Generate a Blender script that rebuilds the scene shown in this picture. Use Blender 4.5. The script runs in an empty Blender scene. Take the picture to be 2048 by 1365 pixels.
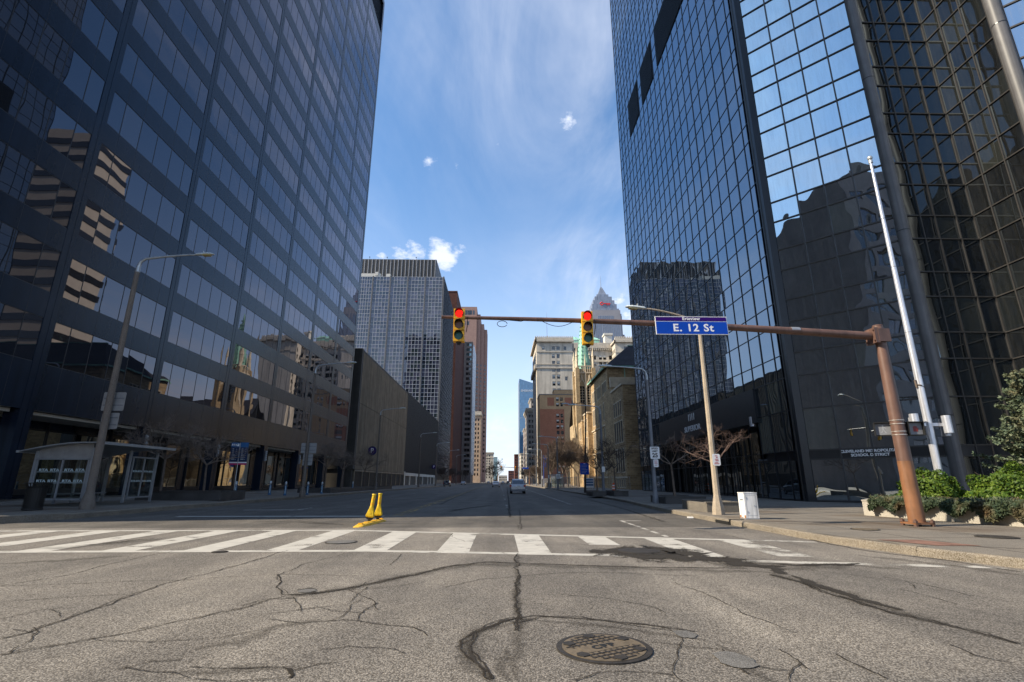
import bpy, math, random
import numpy as np
from mathutils import Vector, Matrix
rnd = random.Random(11)
nrs = np.random.RandomState(5)
SC = bpy.context.scene
COL = SC.collection
rad = math.radians

# ------------------------------------------------------------------ camera
CAM = Vector((0.0, 0.0, 1.43)); FPX = 1008.0; PITCH = rad(15.55); YAW = rad(1.314)
cam_d = bpy.data.cameras.new('camera'); cam = bpy.data.objects.new('camera', cam_d); COL.objects.link(cam)
cam_d.sensor_width = 36.0; cam_d.lens = 36.0*FPX/2048.0; cam_d.clip_end = 6000; cam_d.clip_start = 0.05
cam.location = CAM; cam.rotation_euler = (math.pi/2+PITCH, 0, -YAW)
SC.camera = cam
SC.render.resolution_x = 1024; SC.render.resolution_y = 682
_cT, _sT, _cP, _sP = math.cos(PITCH), math.sin(PITCH), math.cos(YAW), math.sin(YAW)
def seen(p):
    """rough picture position, used only to rank which repeats show largest"""
    x, y, z = p[0]-CAM.x, p[1]-CAM.y, p[2]-CAM.z
    r = x*_cP-y*_sP; h = y*_cP+x*_sP
    d = h*_cT+z*_sT; u = -h*_sT+z*_cT
    if d < .5: return None
    px, py = 1024+FPX*r/d, 682.5-FPX*u/d
    return (px, py, d) if (-60 < px < 2108 and -60 < py < 1425) else None

# ------------------------------------------------------------------ mesh builder
class MB:
    def __init__(s): s.v = []; s.f = []; s.m = []
    def face(s, pts, m=0):
        i = len(s.v); s.v += [tuple(p) for p in pts]; s.f.append(tuple(range(i, i+len(pts)))); s.m.append(m)
    def box(s, x0, x1, y0, y1, z0, z1, m=0):
        i = len(s.v)
        s.v += [(x0,y0,z0),(x1,y0,z0),(x1,y1,z0),(x0,y1,z0),(x0,y0,z1),(x1,y0,z1),(x1,y1,z1),(x0,y1,z1)]
        for f in ((0,3,2,1),(4,5,6,7),(0,1,5,4),(1,2,6,5),(2,3,7,6),(3,0,4,7)):
            s.f.append(tuple(i+k for k in f)); s.m.append(m)
    def obox(s, o, u, v, w, m=0):
        """box from corner o along three edge vectors"""
        o, u, v, w = map(Vector, (o, u, v, w)); i = len(s.v)
        s.v += [tuple(p) for p in (o, o+u, o+u+v, o+v, o+w, o+u+w, o+u+v+w, o+v+w)]
        fs = ((0,3,2,1),(4,5,6,7),(0,1,5,4),(1,2,6,5),(2,3,7,6),(3,0,4,7))
        if u.cross(v).dot(w) < 0: fs = [tuple(reversed(f)) for f in fs]
        for f in fs: s.f.append(tuple(i+k for k in f)); s.m.append(m)
    def prism(s, poly, z0, z1, m=0, top=True, bottom=True, ztop=None):
        i = len(s.v); n = len(poly)
        s.v += [(p[0], p[1], z0) for p in poly]
        s.v += [(p[0], p[1], (ztop(p) if ztop else z1)) for p in poly]
        for k in range(n):
            j = (k+1) % n; s.f.append((i+k, i+j, i+n+j, i+n+k)); s.m.append(m)
        if top: s.f.append(tuple(i+n+k for k in range(n))); s.m.append(m)
        if bottom: s.f.append(tuple(i+n-1-k for k in range(n))); s.m.append(m)
    def tube(s, pts, radii, n=8, m=0, cap=True, rot=0.0):
        pts = [Vector(p) for p in pts]
        if not isinstance(radii, (list, tuple)): radii = [radii]*len(pts)
        i = len(s.v); ref = None
        for k, p in enumerate(pts):
            a = pts[max(k-1, 0)]; b = pts[min(k+1, len(pts)-1)]
            t = (b-a).normalized() if (b-a).length > 1e-9 else Vector((0,0,1))
            if ref is None: ref = Vector((1,0,0)) if abs(t.x) < .9 else Vector((0,1,0))
            e1 = (ref-t*ref.dot(t)).normalized(); e2 = t.cross(e1); ref = e1
            for q in range(n):
                an = rot+2*math.pi*q/n
                s.v.append(tuple(p+(e1*math.cos(an)+e2*math.sin(an))*radii[k]))
        for k in range(len(pts)-1):
            for q in range(n):
                r = (q+1) % n
                s.f.append((i+k*n+q, i+k*n+r, i+(k+1)*n+r, i+(k+1)*n+q)); s.m.append(m)
        if cap:                                  # caps get vertices of their own so that smooth shading stays clean
            e = i+(len(pts)-1)*n; j = len(s.v); s.v += s.v[i:i+n]+s.v[e:e+n]
            s.f.append(tuple(j+n-1-q for q in range(n))); s.m.append(m)
            s.f.append(tuple(j+n+q for q in range(n))); s.m.append(m)
    def lathe(s, prof, c=(0,0), n=16, m=0):
        s.tube([(c[0], c[1], z) for r, z in prof], [max(r, 1e-4) for r, z in prof], n, m)
    def disc(s, c, r, n=24, m=0):
        s.face([(c[0]+r*math.cos(2*math.pi*k/n), c[1]+r*math.sin(2*math.pi*k/n), c[2]) for k in range(n)], m)
    def join(s, o, off=(0,0,0)):
        i = len(s.v); s.v += [(p[0]+off[0], p[1]+off[1], p[2]+off[2]) for p in o.v]
        s.f += [tuple(i+k for k in f) for f in o.f]; s.m += o.m
    def mesh(s, name, mats, smooth=False, off=(0,0,0)):
        me = bpy.data.meshes.new(name)
        me.from_pydata([(p[0]-off[0], p[1]-off[1], p[2]-off[2]) for p in s.v], [], s.f)
        if not isinstance(mats, (list, tuple)): mats = [mats]
        for mm in mats: me.materials.append(mm)
        if len(mats) > 1: me.polygons.foreach_set('material_index', s.m)
        if smooth: me.polygons.foreach_set('use_smooth', [True]*len(s.f))
        me.update()
        return me

def link(name, me, parent=None, loc=None):
    o = bpy.data.objects.new(name, me); COL.objects.link(o)
    if parent: o.parent = parent
    if loc is not None: o.location = loc
    return o
def tag(o, label=None, cat=None, group=None, kind=None):
    if label: o['label'] = label
    if cat: o['category'] = cat
    if group: o['group'] = group
    if kind: o['kind'] = kind
    return o
def thing(name, label, cat, loc=(0,0,0), group=None, rz=0):
    o = bpy.data.objects.new(name, None); COL.objects.link(o); o.empty_display_size = .2
    o.location = loc; o.rotation_euler = (0, 0, rz)
    return tag(o, label, cat, group)
def part(name, mb, mats, root, smooth=False, world=True, label=None):
    """child mesh; world=True when mb is in scene coordinates and root is an unrotated top-level empty"""
    off = (0,0,0)
    if world:
        r = root
        off = Vector((0,0,0))
        while r is not None: off += r.location; r = r.parent
    o = link(name, mb.mesh(name, mats, smooth, off), root)
    if label: o['label'] = label
    return o
def solo(name, mb, mats, label=None, cat=None, group=None, kind=None, smooth=False, loc=(0,0,0)):
    o = link(name, mb.mesh(name, mats, smooth, loc), None, loc)
    return tag(o, label, cat, group, kind)
def dup(root, loc, label, rz=None, group=None):
    def cp(o, par):
        c = o.copy(); COL.objects.link(c); c.parent = par
        for ch in list(o.children): cp(ch, c)
        return c
    r = cp(root, None); r.location = loc
    if rz is not None: r.rotation_euler = (0,0,rz)
    r['label'] = label
    if group: r['group'] = group
    return r
def txt_mesh(s, size, extrude=.01, bold=0.0, align='CENTER', spacing=1.0):
    c = bpy.data.curves.new('lettering', 'FONT'); c.body = s; c.size = size; c.extrude = extrude; c.offset = bold
    c.align_x = align; c.align_y = 'CENTER'; c.space_character = spacing; c.resolution_u = 3
    o = bpy.data.objects.new('lettering', c); COL.objects.link(o)
    dg = bpy.context.evaluated_depsgraph_get(); me = bpy.data.meshes.new_from_object(o.evaluated_get(dg))
    bpy.data.objects.remove(o); bpy.data.curves.remove(c)
    return me
def lettering(name, s, size, mat, loc, rot, root, extrude=.008, bold=0.0, align='CENTER', spacing=1.0, sx=1.0):
    me = txt_mesh(s, size, extrude, bold, align, spacing); me.materials.clear(); me.materials.append(mat)
    o = link(name, me, root, loc); o.rotation_euler = rot; o.scale = (sx, 1, 1)
    return o

# ------------------------------------------------------------------ materials
def lin(c):
    f = lambda v: v/12.92 if v <= .04045 else ((v+.055)/1.055)**2.4
    return tuple(f(v/255.) for v in c)
class NT:
    def __init__(s, name):
        s.mat = bpy.data.materials.new(name); s.mat.use_nodes = True; s.t = s.mat.node_tree
        s.t.nodes.clear(); s.out = s.n('ShaderNodeOutputMaterial')
    def n(s, typ, **kw):
        nd = s.t.nodes.new(typ)
        for k, v in kw.items(): setattr(nd, k, v)
        return nd
    def l(s, a, b): s.t.links.new(a, b)
    def put(s, sock, v):
        if hasattr(v, 'is_linked') or isinstance(v, bpy.types.NodeSocket): s.l(v, sock)
        else: sock.default_value = v
    def math(s, op, a, b=0.0, clamp=False):
        nd = s.n('ShaderNodeMath', operation=op, use_clamp=clamp); s.put(nd.inputs[0], a); s.put(nd.inputs[1], b); return nd.outputs[0]
    def ramp(s, f, a, b):
        nd = s.n('ShaderNodeMapRange'); nd.clamp = True; s.put(nd.inputs[0], f); nd.inputs[1].default_value = a; nd.inputs[2].default_value = b; return nd.outputs[0]
    def mix(s, f, a, b, blend='MIX'):
        nd = s.n('ShaderNodeMix', data_type='RGBA', blend_type=blend)
        s.put(nd.inputs[0], f)
        for k, v in ((6, a), (7, b)):
            if isinstance(v, (tuple, list)): v = tuple(v)+(1.,) if len(v) == 3 else v
            s.put(nd.inputs[k], v)
        return nd.outputs[2]
    def pos(s, scale=(1,1,1)):
        g = s.n('ShaderNodeNewGeometry'); m = s.n('ShaderNodeMapping'); m.inputs['Scale'].default_value = scale
        s.l(g.outputs['Position'], m.inputs['Vector']); return m.outputs[0]
    def noise(s, vec, scale, detail=3, rough=.55, dim='3D', w=None):
        nd = s.n('ShaderNodeTexNoise', noise_dimensions=dim); s.l(vec, nd.inputs['Vector'])
        nd.inputs['Scale'].default_value = scale; nd.inputs['Detail'].default_value = detail; nd.inputs['Roughness'].default_value = rough
        if w is not None: s.put(nd.inputs['W'], w)
        return nd.outputs['Fac']
    def bump(s, h, strength, dist=.01, normal=None):
        b = s.n('ShaderNodeBump'); b.inputs['Strength'].default_value = strength; b.inputs['Distance'].default_value = dist
        s.l(h, b.inputs['Height'])
        if normal is not None: s.l(normal, b.inputs['Normal'])
        return b.outputs[0]
    def bsdf(s, color, rough=.6, metal=0., spec=.5, normal=None, **kw):
        p = s.n('ShaderNodeBsdfPrincipled')
        if isinstance(color, (tuple, list)): color = tuple(color)+(1.,) if len(color) == 3 else color
        s.put(p.inputs['Base Color'], color); s.put(p.inputs['Roughness'], rough); s.put(p.inputs['Metallic'], metal)
        s.put(p.inputs['Specular IOR Level'], spec)
        if normal is not None: s.l(normal, p.inputs['Normal'])
        for k, v in kw.items(): s.put(p.inputs[k.replace('_', ' ')], v)
        return p.outputs[0]
    def done(s, sh): s.l(sh, s.out.inputs[0]); return s.mat

def mat(name, c, rough=.6, var=.25, scale=1.5, metal=0., streak=None, bump=0., spec=.4, speck=None, tint=None, stint=None):
    """painted / stone / metal surface with broad and fine variation of its own colour"""
    t = NT(name); P = t.pos((1,1,1)); n1 = t.noise(P, scale, 5, .6)
    dark = tuple(v*(1-var) for v in c); lite = tuple(min(1, v*(1+var)) for v in c)
    col = t.mix(t.ramp(n1, .3, .7), dark, lite)
    if streak:
        n2 = t.noise(t.pos(streak), 1.0, 4, .6); col = t.mix(t.ramp(n2, .45, .75), col, tuple(v*.55 for v in c))
    h = n1
    if speck:
        n3 = t.noise(P, speck, 2, .7); h = n3
        col = t.mix(t.ramp(n3, .35, .65), t.mix(.45, col, (0,0,0)), t.mix(.12, col, (1,1,1)))
    if tint: col = t.mix(t.ramp(t.noise(P, scale*.35, 3), .5, .7), col, tint)
    nm = t.bump(h, bump, .01) if bump else None
    return t.done(t.bsdf(col, rough, metal, spec, nm, **({'Specular_Tint': tuple(stint)+(1.,)} if stint else {})))

def glass(name, tones, f0, tint, tilt, wave, wscale, rough=.01, dirt=0.):
    """tinted reflective glazing: every pane sits a little differently and is slightly bowed"""
    t = NT(name)
    g = t.n('ShaderNodeNewGeometry'); oi = t.n('ShaderNodeObjectInfo')
    r = t.math('FRACT', t.math('ADD', g.outputs['Random Per Island'], oi.outputs['Random']))
    wn = t.n('ShaderNodeTexWhiteNoise', noise_dimensions='1D'); t.l(r, wn.inputs['W'])
    sub = t.n('ShaderNodeVectorMath', operation='SUBTRACT'); t.l(wn.outputs['Color'], sub.inputs[0]); sub.inputs[1].default_value = (.5,.5,.5)
    sc = t.n('ShaderNodeVectorMath', operation='SCALE'); t.l(sub.outputs[0], sc.inputs[0]); sc.inputs['Scale'].default_value = tilt
    ad = t.n('ShaderNodeVectorMath', operation='ADD'); t.l(sc.outputs[0], ad.inputs[0]); t.l(g.outputs['Normal'], ad.inputs[1])
    nz = t.n('ShaderNodeVectorMath', operation='NORMALIZE'); t.l(ad.outputs[0], nz.inputs[0])
    P = t.pos((1,1,.8)); h = t.noise(P, wscale, 1, .4, '4D', t.math('MULTIPLY', r, 37.0))
    nm = t.bump(h, 1.0, wave, nz.outputs[0])
    ra = t.n('ShaderNodeValToRGB'); ra.color_ramp.interpolation = 'CONSTANT'; els = ra.color_ramp.elements
    for k, (p, c) in enumerate(tones):
        e = els[k] if k < 2 else els.new(p)
        e.position = p; e.color = tuple(c)+(1.,)
    t.l(r, ra.inputs[0])
    base = t.n('ShaderNodeBsdfDiffuse'); t.l(ra.outputs[0], base.inputs[0])
    gl = t.n('ShaderNodeBsdfGlossy'); gl.inputs['Color'].default_value = tuple(tint)+(1.,); t.l(nm, gl.inputs['Normal'])
    gl.inputs['Roughness'].default_value = rough
    lw = t.n('ShaderNodeLayerWeight'); lw.inputs['Blend'].default_value = .5; t.l(nm, lw.inputs['Normal'])
    fac = t.math('ADD', f0, t.math('MULTIPLY', t.math('POWER', lw.outputs['Facing'], 4.0), .92-f0), True)
    mx = t.n('ShaderNodeMixShader'); t.l(fac, mx.inputs[0]); t.l(base.outputs[0], mx.inputs[1]); t.l(gl.outputs[0], mx.inputs[2])
    if dirt:
        df = t.n('ShaderNodeBsdfDiffuse'); df.inputs[0].default_value = (.30,.29,.26,1)
        dn = t.ramp(t.noise(t.pos((3,3,.35)), 1.6, 5, .65), .42, .8)
        m2 = t.n('ShaderNodeMixShader'); t.l(t.math('MULTIPLY', dn, dirt), m2.inputs[0]); t.l(mx.outputs[0], m2.inputs[1]); t.l(df.outputs[0], m2.inputs[2])
        return t.done(m2.outputs[0])
    return t.done(mx.outputs[0])

def brick(name, c1, c2, mort, w=.6, h=.25, ms=.03, rough=.85, vert='auto', bump=.3, var=.35):
    """coursed masonry laid along whichever wall it is on (uses the wall's own direction)"""
    t = NT(name)
    g = t.n('ShaderNodeNewGeometry'); sp = t.n('ShaderNodeSeparateXYZ'); t.l(g.outputs['Position'], sp.inputs[0])
    sn = t.n('ShaderNodeSeparateXYZ'); t.l(g.outputs['True Normal'], sn.inputs[0])
    sel = t.math('GREATER_THAN', t.math('ABSOLUTE', sn.outputs[0]), .7)
    u = t.math('ADD', t.math('MULTIPLY', sp.outputs[1], sel), t.math('MULTIPLY', sp.outputs[0], t.math('SUBTRACT', 1.0, sel)))
    cb = t.n('ShaderNodeCombineXYZ'); t.l(u, cb.inputs[0]); t.l(sp.outputs[2], cb.inputs[1])
    b = t.n('ShaderNodeTexBrick'); t.l(cb.outputs[0], b.inputs['Vector'])
    b.inputs['Color1'].default_value = tuple(c1)+(1,); b.inputs['Color2'].default_value = tuple(c2)+(1,); b.inputs['Mortar'].default_value = tuple(mort)+(1,)
    b.inputs['Scale'].default_value = 1.0; b.inputs['Mortar Size'].default_value = ms; b.inputs['Brick Width'].default_value = w; b.inputs['Row Height'].default_value = h
    n = t.noise(t.pos(), .35, 5, .65); n2 = t.noise(t.pos(), 2.5, 3, .7)
    col = t.mix(1.0, b.outputs['Color'], t.mix(t.ramp(n, .3, .7), (1-var,)*3, (1+var*.4,)*3), 'MULTIPLY')
    col = t.mix(1.0, col, t.mix(t.ramp(n2, .3, .7), (.75,)*3, (1.1,)*3), 'MULTIPLY')
    nm = t.bump(t.math('ADD', b.outputs['Fac'], n2), bump, .02)
    return t.done(t.bsdf(col, rough, 0, .2, nm))

def leafmat(name, a, b, c=None):
    t = NT(name); g = t.n('ShaderNodeNewGeometry')
    col = t.mix(g.outputs['Random Per Island'], a, b)
    if c: col = t.mix(t.ramp(t.noise(t.pos(), 1.2, 2), .5, .7), col, c)
    d = t.bsdf(col, .55, 0, .3)
    tr = t.n('ShaderNodeBsdfTranslucent'); t.put(tr.inputs[0], col)
    m = t.n('ShaderNodeMixShader'); m.inputs[0].default_value = .25; t.l(d, m.inputs[1]); t.l(tr.outputs[0], m.inputs[2])
    return t.done(m.outputs[0])

def lamp_mat(name, c, s):
    t = NT(name); e = t.n('ShaderNodeEmission'); e.inputs[1].default_value = s
    n = t.noise(t.pos(), 30., 2); t.l(t.mix(t.ramp(n, .35, .65), tuple(v*.55 for v in c), c), e.inputs[0])
    return t.done(e.outputs[0])

def asphalt(name='asphalt', k=(1,1,1), sc=70.):
    t = NT(name); P = t.pos()
    v = t.n('ShaderNodeTexVoronoi'); t.l(P, v.inputs['Vector']); v.inputs['Scale'].default_value = sc
    sp = t.n('ShaderNodeSeparateColor'); t.l(v.outputs['Color'], sp.inputs[0])
    stone = t.mix(t.ramp(sp.outputs[0], .1, 1.), (.212,.198,.178), (.55,.507,.45))
    stone = t.mix(t.ramp(v.outputs['Distance'], .35, .75), stone, (.125,.112,.096))
    fine = t.noise(P, 260., 2, .7)
    col = t.mix(t.ramp(fine, .3, .7), t.mix(.35, stone, (0,0,0)), stone)
    big = t.noise(P, .42, 6, .62); mid = t.noise(t.pos((1.0,.25,1)), .9, 4, .6)
    col = t.mix(1.0, col, t.mix(t.ramp(big, .32, .68), (.74,.74,.74), (1.18,1.16,1.12)), 'MULTIPLY')
    col = t.mix(1.0, col, t.mix(t.ramp(mid, .35, .7), (.78,.78,.79), (1.12,1.12,1.12)), 'MULTIPLY')
    # worn wheel paths and patched strips run along the avenue
    lane = t.noise(t.pos((.55,.012,1)), 1.0, 3, .6)
    col = t.mix(1.0, col, t.mix(t.ramp(lane, .42, .62), (.78,.78,.79), (1.06,1.06,1.06)), 'MULTIPLY')
    col = t.mix(1.0, col, k, 'MULTIPLY')
    h = t.math('ADD', t.math('MULTIPLY', v.outputs['Distance'], -1.), t.math('MULTIPLY', fine, .5))
    nm = t.bump(h, .7, .006)
    return t.done(t.bsdf(col, .8, 0, .3, nm))
def worn(name, c, lo, hi, rough=.7, fine=55.):
    """road paint rubbed through to the asphalt"""
    t = NT(name); P = t.pos()
    m = t.math('ADD', t.math('MULTIPLY', t.noise(P, 1.3, 4, .6), .65), t.math('MULTIPLY', t.noise(P, fine, 3, .7), .35))
    b = t.bsdf(t.mix(t.ramp(t.noise(P, 3., 5, .7), .3, .7), tuple(v*.72 for v in c), c), rough)
    tr = t.n('ShaderNodeBsdfTransparent'); mx = t.n('ShaderNodeMixShader')
    t.l(t.ramp(m, lo, hi), mx.inputs[0]); t.l(tr.outputs[0], mx.inputs[1]); t.l(b, mx.inputs[2])
    return t.done(mx.outputs[0])
def seam(name, c, fine, soft, amount):
    """crack filler / oil film / painted shadow line: the ribbon's own u coordinate fades it at the edges, noise breaks it up"""
    t = NT(name); P = t.pos(); a = t.n('ShaderNodeAttribute'); a.attribute_name = 'edge'
    e = t.math('SUBTRACT', 1.0, t.math('ABSOLUTE', a.outputs['Fac']))
    n = t.math('ADD', t.math('MULTIPLY', t.noise(P, fine, 4, .7), 1.), t.math('MULTIPLY', t.noise(P, fine*.13, 3, .6), .8))
    m = t.ramp(t.math('ADD', e, t.math('MULTIPLY', t.math('SUBTRACT', n, .9), 1.5)), .5-soft, .5+soft)
    b = t.bsdf(c, .9, 0, .2); tr = t.n('ShaderNodeBsdfTransparent'); mx = t.n('ShaderNodeMixShader')
    t.l(t.math('MULTIPLY', m, amount), mx.inputs[0]); t.l(tr.outputs[0], mx.inputs[1]); t.l(b, mx.inputs[2])
    return t.done(mx.outputs[0])
def clear_glass(name, tint=(.75,.82,.82), f=.12):
    t = NT(name); g = t.n('ShaderNodeBsdfGlossy'); g.inputs['Roughness'].default_value = .02
    tr = t.n('ShaderNodeBsdfTransparent'); tr.inputs[0].default_value = tuple(tint)+(1,)
    lw = t.n('ShaderNodeLayerWeight'); lw.inputs[0].default_value = .25
    fac = t.math('ADD', lw.outputs['Fresnel'], f, True)
    mx = t.n('ShaderNodeMixShader'); t.l(fac, mx.inputs[0]); t.l(tr.outputs[0], mx.inputs[1]); t.l(g.outputs[0], mx.inputs[2])
    return t.done(mx.outputs[0])

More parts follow.
